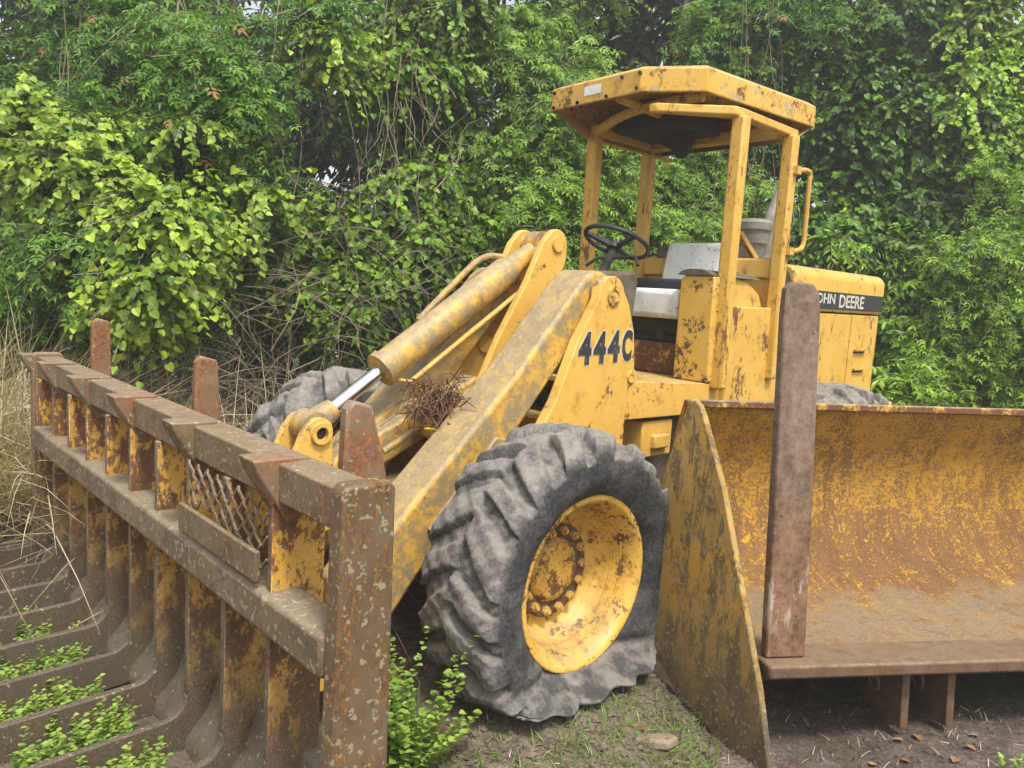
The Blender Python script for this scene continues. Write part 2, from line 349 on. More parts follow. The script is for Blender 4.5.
X, Y = np.meshgrid(ax_, ay_); Z = ground_z(X, Y)
nx, ny = len(ax_), len(ay_); idx = np.arange(nx*ny).reshape(ny, nx)
F = np.stack([idx[:-1, :-1], idx[:-1, 1:], idx[1:, 1:], idx[1:, :-1]], -1).reshape(-1, 4)
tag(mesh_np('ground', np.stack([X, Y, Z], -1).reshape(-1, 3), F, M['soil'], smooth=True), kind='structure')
gz = lambda x, y: float(ground_z(np.array(x), np.array(y)))

# ------------------------------------------------------------------ wheel loader (local axes: x = its left, y = rearward, z = up)
ROT = (0, R(5), R(-46.7)); ORG = (-.43, 3.89, .05)
LD = thing('wheel_loader', 'old yellow wheel loader with open canopy cab and flat front tyre parked against the trees', 'wheel loader', ORG, ROT)

def tyre_mesh(flat, seed, side_=1, nt_=560):
    prof = catmull([(-.15,.372),(-.195,.41),(-.222,.46),(-.228,.52),(-.22,.568),(-.185,.596),(-.09,.612),(0,.616),(.09,.612),(.185,.596),(.22,.568),(.228,.52),(.222,.46),(.195,.41),(.15,.372)], 7)
    P = np.array(prof); m = len(P); th = np.linspace(0, 2*np.pi, nt_, endpoint=False)
    T, I = np.meshgrid(th, np.arange(m), indexing='ij'); W_ = P[I, 0]; r = P[I, 1].copy()
    side = np.where(W_ > 0, 1, -1); aw = np.abs(W_); N_ = 19
    msk = sstep(r, .535, .585)
    jit = .16*np.sin(T*5+seed)+.2*np.sin(T*9+side*2+seed)
    ph = N_*T/(2*np.pi)+np.where(side > 0, .5, 0)-.62*(aw/.2)**1.2+jit*.6
    fr = np.abs((ph % 1)-.5)*2
    lug = (1-sstep(fr, .52, .64))*(.86+.14*np.sin(T*13+W_*20+seed))
    wear = .8+.3*np.sin(T*3+seed*2)
    r += (.058*lug-.018)*msk*wear
    if flat:
        kb = sstep(-np.cos(T*1.0)*0-np.sin(T), .55, .85); lug = lug
        r -= (.058*lug*msk*wear)*kb*.8*sstep(aw, .1, .2)
    bump_ = .004*np.sin(T*23+W_*31+seed)+.003*np.sin(T*41-W_*53)+.002*np.sin(T*67+W_*90+1)
    r += bump_*msk
    Wb = W_*(1+.02*np.sin(T*11+seed))
    s_, z_ = r*np.cos(T), r*np.sin(T)
    if flat:
        g0 = -.465 if side_ > 0 else -.575
        k_ = np.exp(-np.clip(z_-g0, 0, None)/.14)*sstep(-z_, .2, .55)
        bulge = k_*sstep(aw, .08, .2)
        Wb = Wb+side*.04*bulge*(1+.15*np.sin(T*29+seed))
        s_ = s_*(1+.10*k_)
        lo = z_ < g0+.05
        z_ = np.where(lo, g0+.05+(z_-g0-.05)*.25, z_); Wb = Wb+side*sstep(aw, .08, .2)*sstep(-np.sin(T), .5, .8)*(.06*np.exp(-((z_-g0-.03)/.035)**2)*(1+.3*np.sin(T*19+seed))-.03*np.exp(-((z_-g0-.13)/.03)**2))
        z_ = z_
    V = np.stack([Wb, s_, z_], -1).reshape(-1, 3); idx = np.arange(nt_*m).reshape(nt_, m); i2 = np.roll(idx, -1, 0)
    F_ = np.stack([idx[:, :-1], idx[:, 1:], i2[:, 1:], i2[:, :-1]], -1).reshape(-1, 4)
    return V, F_, (msk*(.35+.65*lug)).ravel()
def wheel(l, s, z, side, flat, seed, detail=True):
    c = (l, s, z); b = MB(); fx = side
    prof = [(.155,.352),(.17,.372),(.172,.392),(.16,.396),(.152,.384),(.13,.376)]
    inner = [(.172,.384),(.168,.362),(.15,.35),(.14,.335),(.10,.325),(.06,.315),(.03,.31),(.022,.29),(.02,.20)]
    b.lathe([(fx*h, r) for h, r in [(-.06,.10),(-.06,.23),(-.05,.26),(-.02,.285),(-.0,.292),(.006,.30),(.05,.306),(.054,.313),(.095,.32),(.10,.329),(.128,.334),(.142,.342),(.152,.348),(.166,.356),(.176,.37),(.174,.386),(.16,.392),(.14,.386),(.10,.36),(-.15,.34),(-.17,.385)]], c, 0, 72)
    wh = b.build('wheel', M['rim'], LD, sharp=50)
    V, F_, tn_ = tyre_mesh(flat, seed, side); V = V*np.array([1 if side > 0 else -1, 1, 1])+np.array(c)
    t = mesh_np('tyre', V, F_ if side > 0 else F_[:, ::-1], M['tyre'], wh, tn_, smooth=True)
    b = MB()
    b.lathe([(fx*-.075, .0), (fx*-.075, .215), (fx*-.03, .215), (fx*-.03, .145), (fx*-.012, .135), (fx*.0, .11), (fx*.004, .0)], c, 0, 40)
    hub = b.build('hub', M['hub'], wh, sharp=40)
    b = MB()
    b.lathe([(fx*-.0295, .212), (fx*-.026, .210), (fx*-.026, .150), (fx*-.0295, .148)], c, 0, 40)
    for k_ in range(14):
        a = 2*math.pi*k_/14; cc = (c[0], c[1]+.182*math.cos(a), c[2]+.182*math.sin(a))
        b.lathe([(fx*-.029, .021), (fx*-.006, .021), (fx*-.006, 0.0)], cc, 0, 6, mi=1)
        b.lathe([(fx*-.008, .010), (fx*.008, .010), (fx*.008, 0.0)], cc, 0, 8, mi=1)
    b.build('bolt_ring', [M['rust_dark'], M['paint_rust']], wh, sharp=30)
    return wh
wheel(.80, .07, .585, 1, True, 1.3)
wheel(-.80, -.03, .665, -1, True, 4.1)
wheel(.80, 2.78, .665, 1, False, 2.2); wheel(-.80, 2.78, .665, -1, False, 3.6)
for s_, nm in ((.05, 'front_axle'), (2.78, 'rear_axle')):
    b = MB(); b.lathe([(-.75, .0), (-.75, .1), (-.25, .11), (-.18, .19), (.18, .19), (.25, .11), (.75, .1), (.75, 0)], (0, s_, .59), 0, 24); b.build(nm, M['dirt_steel'], LD)
# front frame
b = MB(); b.box((-.455, .08, .5), (.455, .80, .98)); b.box((-.3, .7, .45), (.3, 1.25, 1.1))
b.build('front_frame', M['paint_rust'], LD, .01)
TW = [(.0,.55),(.0,.85),(.175,1.14),(.285,1.30),(.413,1.59),(.545,1.79)]+rounded((.645,1.815), .098, 160, 15, 9)+[(.79,1.77),(.845,1.64),(.868,1.50),(.872,1.44),(.905,1.41),(.90,1.36),(.84,1.33),(.826,1.19),(.82,.55)]
for sg in (1, -1):
    b = MB(); b.prism(TW, 0, sg*.462, sg*.522); tw = b.build('tower_plate', M['paint'], LD, .006)
    b = MB()
    b.lathe([(sg*.522, .05), (sg*.532, .048), (sg*.532, .033), (sg*.526, .030), (sg*.526, 0)], (0, .655, 1.812), 0, 24)
    b.build('pivot_pin', M['paint_rust'], tw, sharp=30); b = MB()
    b.lathe([(sg*.522, .032), (sg*.53, .03), (sg*.53, .018), (sg*.526, .016), (sg*.526, 0)], (0, .845, 1.395), 0, 20)
    b.build('pivot_pin', M['paint_rust'], tw, sharp=30)
    if sg > 0:
        for j, (ch, s0, wd, hh_) in enumerate((('4', .418, .095, .165), ('4', .528, .095, .165), ('4', .638, .095, .165), ('C', .752, .082, .165))):
            z0 = 1.468+.004*j
            q = text_part('number_outline', ch, M['white_ink'], tw, (.5225, s0-.006, z0-.006), hh_+.012, wd+.012, .001, .055)
            text_part('number_digit', ch, M['black_ink'], tw, (.524, s0, z0), hh_, wd, .0012, .05)
# lift arms
ARM_U = [(.64,1.935),(.59,1.935),(.545,1.915),(.50,1.875),(.44,1.81),(.096,1.43),(-.435,.93),(-.80,.57)]
ARM_L = [(-.85,.40),(-.74,.27),(-.60,.36),(-.235,.79),(.121,1.165),(.5,1.60),(.68,1.77),(.73,1.86),(.69,1.925)]
for sg in (1, -1):
    b = MB(); b.prism(ARM_U+ARM_L, 0, sg*.215, sg*.448); la = b.build('lift_arm', M['paint_arm'], LD, .022, seg=3)
    b = MB(); b.lathe([(sg*.30, 0), (sg*.30, .085), (sg*.458, .085), (sg*.458, 0)], (0, .645, 1.83), 0, 24); b.build('pivot_boss', M['paint_arm'], la)
    b = MB(); b.prism([(.02,1.13),(-.04,1.14),(-.40,.77),(-.36,.70),(-.2,.72),(.06,.98),(.1,1.07)], 0, sg*.449, sg*.470); b.build('stiffener_plate', M['paint_arm'], la, .006)
b = MB(); b.lathe([(-.315, 0), (-.315, .095), (.315, .095), (.315, 0)], (0, -.03, 1.14), 0, 24); b.box((-.28, -.35, .72), (.28, .0, .84)); b.build('cross_tube', M['paint_arm'], LD)
# rocker levers, tilt link, tilt cylinder
RK = [(.70,2.09)]+rounded((.81,2.085), .085, 150, 0, 8)+[(.895,2.0),(.84,1.86),(.64,1.52),(.49,1.22),(.40,1.17),(.31,1.18),(.27,1.28),(.40,1.55),(.60,1.88)]
for l0 in (-.085, -.345):
    b = MB(); b.prism(RK, 0, l0, l0+.045); rk = b.build('rocker_lever', M['paint'], LD, .008)
    b = MB(); b.lathe([(l0+.045, .045), (l0+.058, .043), (l0+.058, 0)], (0, .81, 2.085), 0, 20); b.build('rocker_pin', M['paint_rust'], rk); b = MB(); b.lathe([(l0+.045, .055), (l0+.06, .053), (l0+.06, 0)], (0, .53, 1.5), 0, 20); b.build('rocker_pin', M['paint_rust'], rk)
b = MB(); b.prism([(.44,1.25),(.36,1.19),(-.50,.80),(-.60,.86),(-.52,.98),(.33,1.34)], 0, -.29, -.11); b.build('tilt_link', M['paint_arm'], LD, .015)
b = MB(); b.prism([(.62,1.78),(.72,1.70),(.40,1.18),(.2,.98),(.0,.98),(.1,1.12)], 0, .02, .205); b.prism([(.66,1.72),(.70,1.64),(.30,1.08),(.1,.98),(.05,1.02)], 0, -.46, -.36); b.build('tower_web', M['paint_arm'], LD, .01)
A = Vector((-.195, .80, 2.07)); E_ = Vector((-.195, -.615, 1.125)); dv = (E_-A).normalized(); Ln = (E_-A).length
pt = lambda t: A+dv*t
b = MB(); b.tube([pt(.02), pt(.10), pt(.2), pt(.27), pt(.275), pt(1.21), pt(1.215), pt(1.25), pt(1.26)], [.05, .055, .062, .076, .083, .083, .093, .093, .06], 32)
cyl = b.build('tilt_cylinder', M['paint_arm'], LD, sharp=30)
b = MB(); b.lathe([(-.24-.0, 0), (-.24, .075), (-.15, .075), (-.15, 0)], (0, .81, 2.085), 0, 24); b.build('cylinder_eye', M['paint_arm'], cyl)
b = MB(); b.tube([pt(1.255), pt(Ln-.06)], .036, 24); b.build('piston_rod', M['chrome'], cyl)
b = MB(); b.lathe([(-.26, 0), (-.26, .075), (-.13, .075), (-.13, 0)], (0, -.615, 1.125), 0, 28); b.tube([pt(Ln-.14), pt(Ln-.03)], [.05, .07], 20); b.build('rod_eye', M['paint_arm'], cyl)
b = MB(); b.tube([pt(.3)+Vector((.06, .06, -.11)), pt(1.15)+Vector((.06, .06, -.11)), pt(1.2)+Vector((.03, .03, -.07))], .014, 10); b.build('cylinder_pipe', M['paint'], cyl)
b = MB(); b.tube(catmull([(.28,.42,1.42),(.22,.3,1.36),(.17,.12,1.28),(.15,-.02,1.17)], 6), .027, 12); b.build('hydraulic_hose', M['black'], LD)
b = MB(); b.tube(catmull([(-.06,.45,1.36),(-.04,.2,1.26),(-.02,-.05,1.14),(-.05,-.3,1.0)], 6), .018, 12); b.build('hydraulic_pipe', M['paint_arm'], LD)
b = MB(); b.tube(catmull([(.24,.12,1.27),(.2,.0,1.2),(.17,-.1,1.12)], 5), .03, 12); b.build('hose_fitting', M['grey'], LD)
b = MB(); b.tube(catmull([(-.30,.66,2.0),(-.33,.5,1.98),(-.36,.3,1.8),(-.36,.1,1.62)], 6), .018, 10); b.build('hydraulic_pipe', M['paint_arm'], LD)
# rear frame, deck
b = MB()
for sg in (1, -1): b.prism([(.82,1.165),(.82,1.372),(1.725,1.325),(1.725,1.15)], 0, sg*.40, sg*.522)
b.box((-.4, .86, 1.30), (.4, 2.4, 1.335)); b.build('deck', M['paint_rust'], LD, .006)
b = MB(); b.box((-.36, 1.2, .55), (.36, 4.05, 1.14)); b.build('rear_frame', M['dirt_steel'], LD, .01)
b = MB(); b.box((.36, 1.02, .93), (.5, 1.3, 1.135)); b.box((.365, 1.10, .98), (.53, 1.24, 1.06)); b.build('step_bracket', M['paint'], LD, .01)
for sg in (1, -1):
    b = MB(); b.box((sg*.40, 1.728, 1.12), (sg*.552, 2.63, 1.80)); b.build('side_panel', M['paint_cab'], LD, .012)
    b = MB(); b.prism([(1.73,1.78),(1.76,1.93),(1.84,1.975),(1.98,1.96),(2.14,1.88),(2.2,1.79)], 0, sg*.33, sg*.50); b.build('fender_cover', M['paint_cab'], LD, .02)
b = MB(); b.prism([(.29,1.337),(.29,1.94),(.32,1.965),(.515,1.965),(.53,1.95),(.53,1.337)], 1, 1.56, 1.725); b.build('control_console', weathered('rust_spotted_paint', YEL, .36, 7, grime=.4, dark=(.02, .015, .012), mid=(.07, .04, .025), hot=(.14, .08, .04)), LD, .012)
b = MB(); b.prism(catmull([(.27,1.968),(.33,2.0),(.45,2.0),(.52,1.968)], 4), 1, 1.55, 2.1); b.build('console_cover', M['brown'], LD)
b = MB(); b.box((-.29, 1.70, 1.337), (.285, 2.2, 1.54)); b.build('seat_riser', M['rake_face'], LD, .01)
b = MB(); b.box((-.2, 1.72, 1.542), (.24, 2.15, 1.60)); b.box((-.24, 1.69, 1.60), (.26, 2.2, 1.69)); b.box((.06, 1.66, 1.56), (.12, 1.71, 1.62)); b.build('seat_suspension', M['dark'], LD, .01)
def cushion(a, b_, r=.05):
    m_ = MB(); m_.box(a, b_); return m_
st = cushion((-.26, 1.60, 1.695), (.262, 2.12, 1.88)).build('seat', M['vinyl'], LD, .035, seg=4)
cushion((-.24, 1.66, 1.882), (.255, 2.1, 1.945)).build('seat_pad', M['navy'], st, .02, seg=3)
m_ = MB(); m_.prism([(2.10,1.93),(2.16,2.2),(2.19,2.215),(2.25,2.2),(2.22,1.93)], 0, -.25, .235); m_.build('backrest', M['vinyl'], st, .03, seg=4)
b = MB(); b.box((-.5, 2.275, 1.337), (.5, 2.315, 2.12)); b.box((-.52, 2.24, 1.99), (.50, 2.33, 2.11)); b.build('rear_wall', M['paint_cab'], LD, .008)
b = MB(); b.box((-.42, 2.27, 2.112), (.24, 2.33, 2.195)); b.build('wall_trim', M['brown'], LD, .008)
b = MB(); b.prism([(2.28,2.29),(2.33,2.30),(2.62,2.11),(2.54,2.11)], 0, .20, .23); b.build('brace', M['paint_cab'], LD, .004)
b = MB(); b.prism([(.92,1.337),(.92,1.86),(.98,1.95),(1.16,1.96),(1.18,1.9),(1.12,1.337)], 0, -.36, .27); b.build('dashboard', M['brown'], LD, .02)
# posts and roof
for sx in (.55, -.55):
    for sy, z0 in ((1.65, 1.30 if sx > 0 else 1.34), (2.25, 1.34)):
        b = MB(); b.box((sx-.043, sy-.04, z0), (sx+.043, sy+.04, 2.88)); b.build('cab_post', M['paint_post'], LD, .014)
RO = [(-.635,1.29),(.125,1.235),(.445,1.43),(.545,2.55),(-.635,2.55)]
RI = [(-.66,1.36),(.12,1.30),(.42,1.46),(.53,2.56),(-.62,2.56)]
def scale_poly(P, k_, c=(-.05, 1.95)): return [(c[0]+(x-c[0])*k_, c[1]+(y-c[1])*k_) for x, y in P]
b = MB(); n = len(RO)
O0 = [(x, y, 2.985) for x, y in RO]; O1 = [(x, y, 3.115) for x, y in RO]; T1 = [(x, y, 3.14) for x, y in scale_poly(RO, .93)]
I0 = [(x, y, 2.983) for x, y in scale_poly(RO, .975)]; I1 = [(x, y, 3.095) for x, y in scale_poly(RO, .97)]
b.add(O0+O1+T1+I0+I1, [(i, (i+1) % n, n+(i+1) % n, n+i) for i in range(n)]+[(n+i, n+(i+1) % n, 2*n+(i+1) % n, 2*n+i) for i in range(n)]+[tuple(2*n+i for i in range(n))]
      +[((i+1) % n, i, 3*n+i, 3*n+(i+1) % n) for i in range(n)]+[(3*n+(i+1) % n, 3*n+i, 4*n+i, 4*n+(i+1) % n) for i in range(n)]+[tuple(4*n+i for i in range(n))[::-1]])
roof = b.build('canopy_roof', M['paint_roof'], LD, .012, seg=3)
# sloped soffit skirts on the right and rear sides, header rails, roof bows
b = MB()
b.add([(-.628,1.31,2.983),(-.628,2.54,2.983),(-.50,2.45,2.83),(-.50,1.5,2.83),(-.49,1.5,2.84),(-.49,2.45,2.84)], [(0,1,2,3),(3,2,5,4)])
b.add([(-.628,2.54,2.983),(.535,2.54,2.983),(.5,2.32,2.85),(-.5,2.32,2.85)], [(0,1,2,3)])
b.build('soffit_panel', M['paint_rust'], roof)
b = MB()
b.prism([(.16,1.285),(.22,1.28),(.555,1.58),(.565,1.66),(.56,2.32),(.5,2.32),(.49,1.66)], 2, 2.872, 2.925); b.prism([(-.50,1.6),(-.56,1.6),(-.56,2.32),(-.5,2.32)], 2, 2.872, 2.945)
b.box((-.499, 2.2, 2.874), (.499, 2.3, 2.942)); b.build('header_rail', M['paint_post'], roof, .01)
b = MB(); b.tube(catmull([(-.5,1.6,2.9),(-.2,1.55,2.97),(.2,1.5,2.985),(.38,1.5,2.98)], 5), .03, 10); b.tube([(-.1,1.32,3.0),(-.05,2.2,2.95)], .028, 8); b.build('roof_bow', M['paint_rust'], roof)
b = MB(); b.box((-.45, 1.7, 2.90), (.1, 2.15, 3.05)); b.prism(catmull([(-.22,2.92),(-.2,2.84),(-.12,2.80),(-.06,2.74),(.0,2.76),(.04,2.84),(.1,2.92)], 4), 1, 1.9, 1.96); b.build('torn_headliner', M['dark'], roof, .03)
b = MB()
d_ = Vector((.785, -.055, 0)).normalized(); nrm = Vector((d_.y, -d_.x, 0))
p0 = Vector((-.33, 1.2675, 0))
q = [p0+nrm*.002, p0+d_*.14+nrm*.002]
b.add([(q[0].x,q[0].y,3.03),(q[1].x,q[1].y,3.03),(q[1].x,q[1].y,3.085),(q[0].x,q[0].y,3.085),(q[0].x,q[0].y+.006,3.03),(q[1].x,q[1].y+.006,3.03),(q[1].x,q[1].y+.006,3.085),(q[0].x,q[0].y+.006,3.085)],
      [(0,1,2,3),(5,4,7,6),(3,2,6,7),(1,0,4,5),(0,3,7,4),(2,1,5,6)]); b.build('white_sticker', M['vinyl'], roof)
for t_, z_ in ((.03,3.0),(.03,3.09),(.25,3.0),(.5,3.0),(.62,3.09),(.74,3.01),(.76,3.09)):
    b = MB(); p = Vector((-.635,1.289,0))+d_*t_; b.lathe([(-.006, .011), (.004, .011), (.004, 0)], (p.x, p.y-.004, z_), 1, 8); b.build('roof_bolt', M['dark'], roof)
# steering wheel
b = MB(); C = Vector((-.02, 1.31, 2.14)); tl = Matrix.Rotation(R(-24), 3, 'X')
ring = [C+tl@Vector((  .2*math.cos(a),     .2*math.sin(a), 0)) for a in np.linspace(0, 2*math.pi, 41)]
b.tube(ring, .014, 10, cap=False)
for a in (100, 220, 340): b.tube([C+tl@Vector((.02*math.cos(R(a)), .02*math.sin(R(a)), -.03)), C+tl@Vector((.2*math.cos(R(a)), .2*math.sin(R(a)), 0))], [.022, .014], 8)
b.tube([C+tl@Vector((0, 0, -.045)), C+tl@Vector((0, 0, -.005))], [.05, .035], 16); b.tube([C+tl@Vector((-.14,.11,.0)), C+tl@Vector((-.14,.11,.05))], .025, 10)
sw = b.build('steering_wheel', M['black'], LD)
b = MB(); b.tube([C+tl@Vector((0, 0, -.04)), (0, 1.14, 1.9)], .026, 14); b.tube([(-.16, 1.2, 1.99), (-.1, 1.24, 2.04), (.16, 1.27, 2.05), (.2,1.25,2.0)], .011, 8); b.build('steering_column', M['dark'], sw)
# hood
def hoodp(h, z0, z1, r): return [(-h, z0)]+[(x, z) for x, z in rounded((-h+r, z1-r), r, 180, 90, 7)]+[(x, z) for x, z in rounded((h-r, z1-r), r, 90, 0, 7)]+[(h, z0)]
b = MB(); b.prism(hoodp(.45, 1.795, 2.11, .085), 1, 2.685, 4.27); hood = b.build('hood', M['paint_cab'], LD, .014, sharp=25)
b = MB(); b.box((-.44, 2.65, 1.10), (.44, 4.24, 1.785)); eng = b.build('engine_panel', M['paint_cab'], LD, .012)
b = MB(); b.box((.441, 3.70, 1.12), (.4445, 3.715, 1.78)); 
b.box((.441, 3.80, 1.495), (.466, 4.02, 1.51)); b.box((.441, 3.82, 1.34), (.466, 4.04, 1.355)); b.build('latch_ledge', M['paint_rust'], eng)
for p_, q_ in (((.441, 3.81, 1.478), (.444, 4.0, 1.493)), ((.441, 3.83, 1.322), (.444, 4.02, 1.338))):
    b = MB(); b.box(p_, q_); b.build('latch_slot', M['dark'], eng)
b = MB(); b.prism(hoodp(.42, 1.5, 2.085, .085), 1, 2.60, 2.684); b.build('dark_hood_gap', M['dark'], LD)  # dark filler added for the shaded gap between cab and hood
b = MB(); b.box((.4505, 2.72, 1.815), (.4535, 4.25, 1.945)); st_ = b.build('name_stripe', M['black_ink'], hood)
text_part('name_lettering', 'JOHN', M['white_ink'], st_, (.4536, 2.985, 1.832), .098, .36, .0015, .02)
text_part('name_lettering', 'DEERE', M['white_ink'], st_, (.4536, 3.42, 1.832), .098, .45, .0015, .02)
b = MB(); b.box((-.40, 4.271, 1.2), (.40, 4.295, 2.0)); b.build('radiator_grille', M['dark'], LD, .01)
b = MB(); b.box((-.62, 3.7, .62), (.62, 4.3, 1.09)); b.build('counterweight', M['paint_rust'], LD, .03)
b = MB(); b.lathe([(0, 0), (0, .09), (.05, .105), (.09, .11), (.10, .13), (.19, .135), (.2, .15), (.25, .15), (.275, .13), (.28, 0)], (-.05, 2.93, 2.17), 2, 28); ac = b.build('air_cleaner', M['grey'], LD, sharp=30)
b = MB(); b.tube(catmull([(-.1,3.25,2.1),(-.1,3.27,2.45),(-.1,3.34,2.6),(-.1,3.47,2.8)], 6), .05, 16); b.build('exhaust_pipe', M['grey'], LD)
b = MB(); b.tube(catmull([(.605,2.28,2.665),(.605,2.36,2.68),(.605,2.425,2.672),(.605,2.435,2.6),(.605,2.445,2.3),(.605,2.43,2.205),(.605,2.36,2.175),(.605,2.29,2.165)], 5), .016, 10)
b.box((.555, 2.235, 2.64), (.62, 2.29, 2.69)); b.box((.555, 2.24, 2.14), (.62, 2.30, 2.19)); b.build('grab_handle', M['paint_post'], LD)

# ------------------------------------------------------------------ root rake on the loader arms
RAKE = thing('root_rake', 'rusty brown root rake with lichen, wide fork on the front of the loader arms', 'root rake', ORG, ROT)
GL = [1.14, .555, -.04, -.62, -1.18, -1.58]
b = MB(); b.box((-1.58, -1.44, 1.215), (1.45, -1.33, 1.322)); b.build('top_beam', M['rake_steel'], RAKE, .007)
for i, l0 in enumerate(GL):
    b = MB(); b.prism([(-1.51,1.334),(-1.35,1.331),(-1.36,1.19),(-1.38,1.148),(-1.41,1.152),(-1.50,1.30)], 0, l0-.085, l0+.012); b.build('gusset', M['rake_orange'] if i in (0, 2) else M['rake_steel'], RAKE, .005)
for i in range(11):
    l0 = 1.14-.293*i; wv = .0
    if i == 10: l0 = -1.55
    t_ = .026+.006*(i % 2)
    inner = [(-1.45,1.213),(-1.45,.405)]+[(x, z) for x, z in rounded((-1.52,.405), .07, 0, -90, 6)]
    poly = inner+[(-2.2,.325),(-2.75,.30),(-3.0,.27),(-3.0,.24),(-2.7,.19),(-1.7,.19),(-1.36,.2),(-1.29,.3),(-1.29,1.213)]
    b = MB(); b.prism(poly, 0, l0-t_, l0, 0, 1)
    b.build('rake_tine', [M['tine_face'], M['tine_edge']], RAKE, .005)
b = MB(); b.box((-1.54, -1.474, .85), (1.45, -1.36, .965)); b.build('middle_beam', weathered('lichened_beam_steel', (.165, .112, .066), .5, 7, lichen=.95, dust=.8, dark=(.045, .03, .02), mid=(.13, .085, .055), hot=(.22, .13, .075), dustc=(.3, .25, .17)), RAKE, .016)
b = MB(); b.prism([(-1.46,.2),(-1.45,.26),(-1.38,.34),(-1.34,.46),(-1.24,.46),(-1.24,.2)], 0, -1.53, 1.40); b.build('bottom_beam', M['dirt_steel'], RAKE, .01)
b = MB(); b.box((-1.60, -1.288, .84), (1.1, -1.24, .96)); b.build('back_strap', M['rake_face'], RAKE, .01)
EP = [(-1.475,.0),(-1.462,1.325),(-1.447,1.342),(-1.335,1.342),(-1.318,1.325),(-1.30,.0)]
for l0 in (1.452, -1.62):
    b = MB(); b.prism(EP, 0, l0, l0+.06); b.build('end_plate', weathered('scaly_end_plate_steel', (.125, .08, .045), .46, 9, lichen=.9, dark=(.04, .026, .016), mid=(.115, .066, .032), hot=(.42, .21, .045), bs=.8, stretch=(1, 1.4, .6)) if l0 > 0 else M['rake_steel'], RAKE, .008)
for l0, z1, k_ in ((1.13, 1.462, .10), (.02, 1.475, .03), (-1.385, 1.53, .02)):
    b = MB(); b.prism([(-1.238,1.0),(-1.225,z1-.015),(-1.205,z1+.01),(-1.14,z1-.008),(-1.145+k_*.6,1.25),(-1.145+k_,1.0)], 0, l0-.045, l0); b.build('stop_ear', M['rake_orange'], RAKE, .01)
# expanded mesh screen with its strap
b = MB(); rr = random.Random(3)
for row in range(7):
    z0 = .985+row*.032
    for j in range(8):
        l0 = .60+j*.074+(.037 if row % 2 else 0)
        if l0 > 1.10: continue
        if row < 3 and j in (1, 2) and rr.random() < .7: continue
        w0 = rr.uniform(-.005, .005)
        for dx in (-1, 1): b.tube([(l0+dx*.008, -1.450+w0, z0), (l0+dx*.030, -1.455, z0+.024), (l0+dx*.037, -1.452, z0+.034)], .0045, 5)
b.build('mesh_screen', weathered('screen_steel', (.2, .15, .10), .5, 20, dark=(.06, .04, .025), mid=(.14, .09, .05), hot=(.3, .17, .08)), RAKE)
b = MB(); b.box((.54, -1.478, .985), (1.10, -1.462, 1.07)); b.build('screen_strap', M['rake_steel'], RAKE, .003)
# brackets carrying the rake on the arms
for l0 in (-.125, -.305):
    b = MB(); b.prism([(-.71,1.12)]+rounded((-.625,1.11), .072, 150, 10, 8)+[(-.55,.98),(-.50,.66),(-1.12,.45),(-1.12,.75),(-.82,.86)], 0, l0, l0+.035); hp = b.build('hanger_plate', M['paint_rust'], RAKE, .006)
    b = MB(); b.lathe([(l0+.035, .052), (l0+.055, .05), (l0+.055, .03), (l0+.035, .036)], (0, -.62, 1.11), 0, 24); b.lathe([(l0+.036, .028), (l0+.039, 0)], (0, -.62, 1.11), 0, 16, mi=1); b.build('pin_boss', [M['paint'], M['dark']], hp)
for l0 in (.28, .46, -.31, -.49):
    b = MB(); b.prism([(-.86,.60),(-.66,.52),(-.60,.22),(-1.12,.2),(-1.12,.66)], 0, l0, l0+.03); b.build('hanger_plate', M['paint_rust'], RAKE, .006)
b = MB(); b.box((-.6, -1.118, .48), (.6, -1.06, .78)); b.build('mounting_plate', M['paint_rust'], RAKE, .01)

# ------------------------------------------------------------------ bucket (local: x along its width, y back, z up)
BR = (0, R(2.3), R(9)); BO = (.975, 2.93, 0)
BK = thing('loader_bucket', 'yellow rust-flaked loader bucket set on the ground with its open side to the viewer', 'bucket', BO, BR)
bp = catmull([(.16,.285),(.5,.285),(.78,.31),(1.0,.41),(1.13,.56),(1.185,.74),(1.165,.93),(1.09,1.1),(1.0,1.262)], 5)
outer = [(y+.035*n_[0], z+.035*n_[1]) for (y, z), n_ in zip(bp, [(-0, -1)]*6+[(.3,-.95)]*5+[(.5,-.86)]*5+[(.75,-.65)]*5+[(.95,-.3)]*5+[(1,.1)]*5+[(.95,.3)]*5+[(.9,.45)]*5)]
def strip_shell(mbs, A_, B_, x0, x1, nx_=1):
    n_ = len(A_); vs = [(x0, *p) for p in A_]+[(x1, *p) for p in A_]+[(x0, *p) for p in B_]+[(x1, *p) for p in B_]; fs = []
    for i in range(n_-1):
        fs.append((i, n_+i, n_+i+1, i+1)); fs.append((2*n_+i+1, 3*n_+i+1, 3*n_+i, 2*n_+i))
        fs.append((i, i+1, 2*n_+i+1, 2*n_+i)); fs.append((n_+i+1, n_+i, 3*n_+i, 3*n_+i+1))
    fs.append((n_-1, 2*n_-1, 4*n_-1, 3*n_-1)); fs.append((0, 2*n_, 3*n_, n_)); mbs.add(vs, fs)
b = MB(); strip_shell(b, bp, outer, .0365, 2.516); b.build('bucket_shell', M['bucket_in'], BK, sharp=50)
b = MB(); b.box((.035, .985, 1.245), (2.52, 1.035, 1.285)); b.build('top_rim', M['rake_face'], BK, .008)
PL = [(-.045,-.09),(.029,.209),(.284,.960),(.426,1.255)]+catmull([(.455,1.30),(.487,1.32),(.515,1.305),(.555,1.235)], 3)+catmull([(.616,1.10),(.676,.938),(.722,.70),(.726,.502),(.71,.31),(.684,.13)], 3)+[(.52,.0),(.346,-.03),(.125,-.24)]
ya = R(19); ca, sa = math.cos(ya), math.sin(ya)
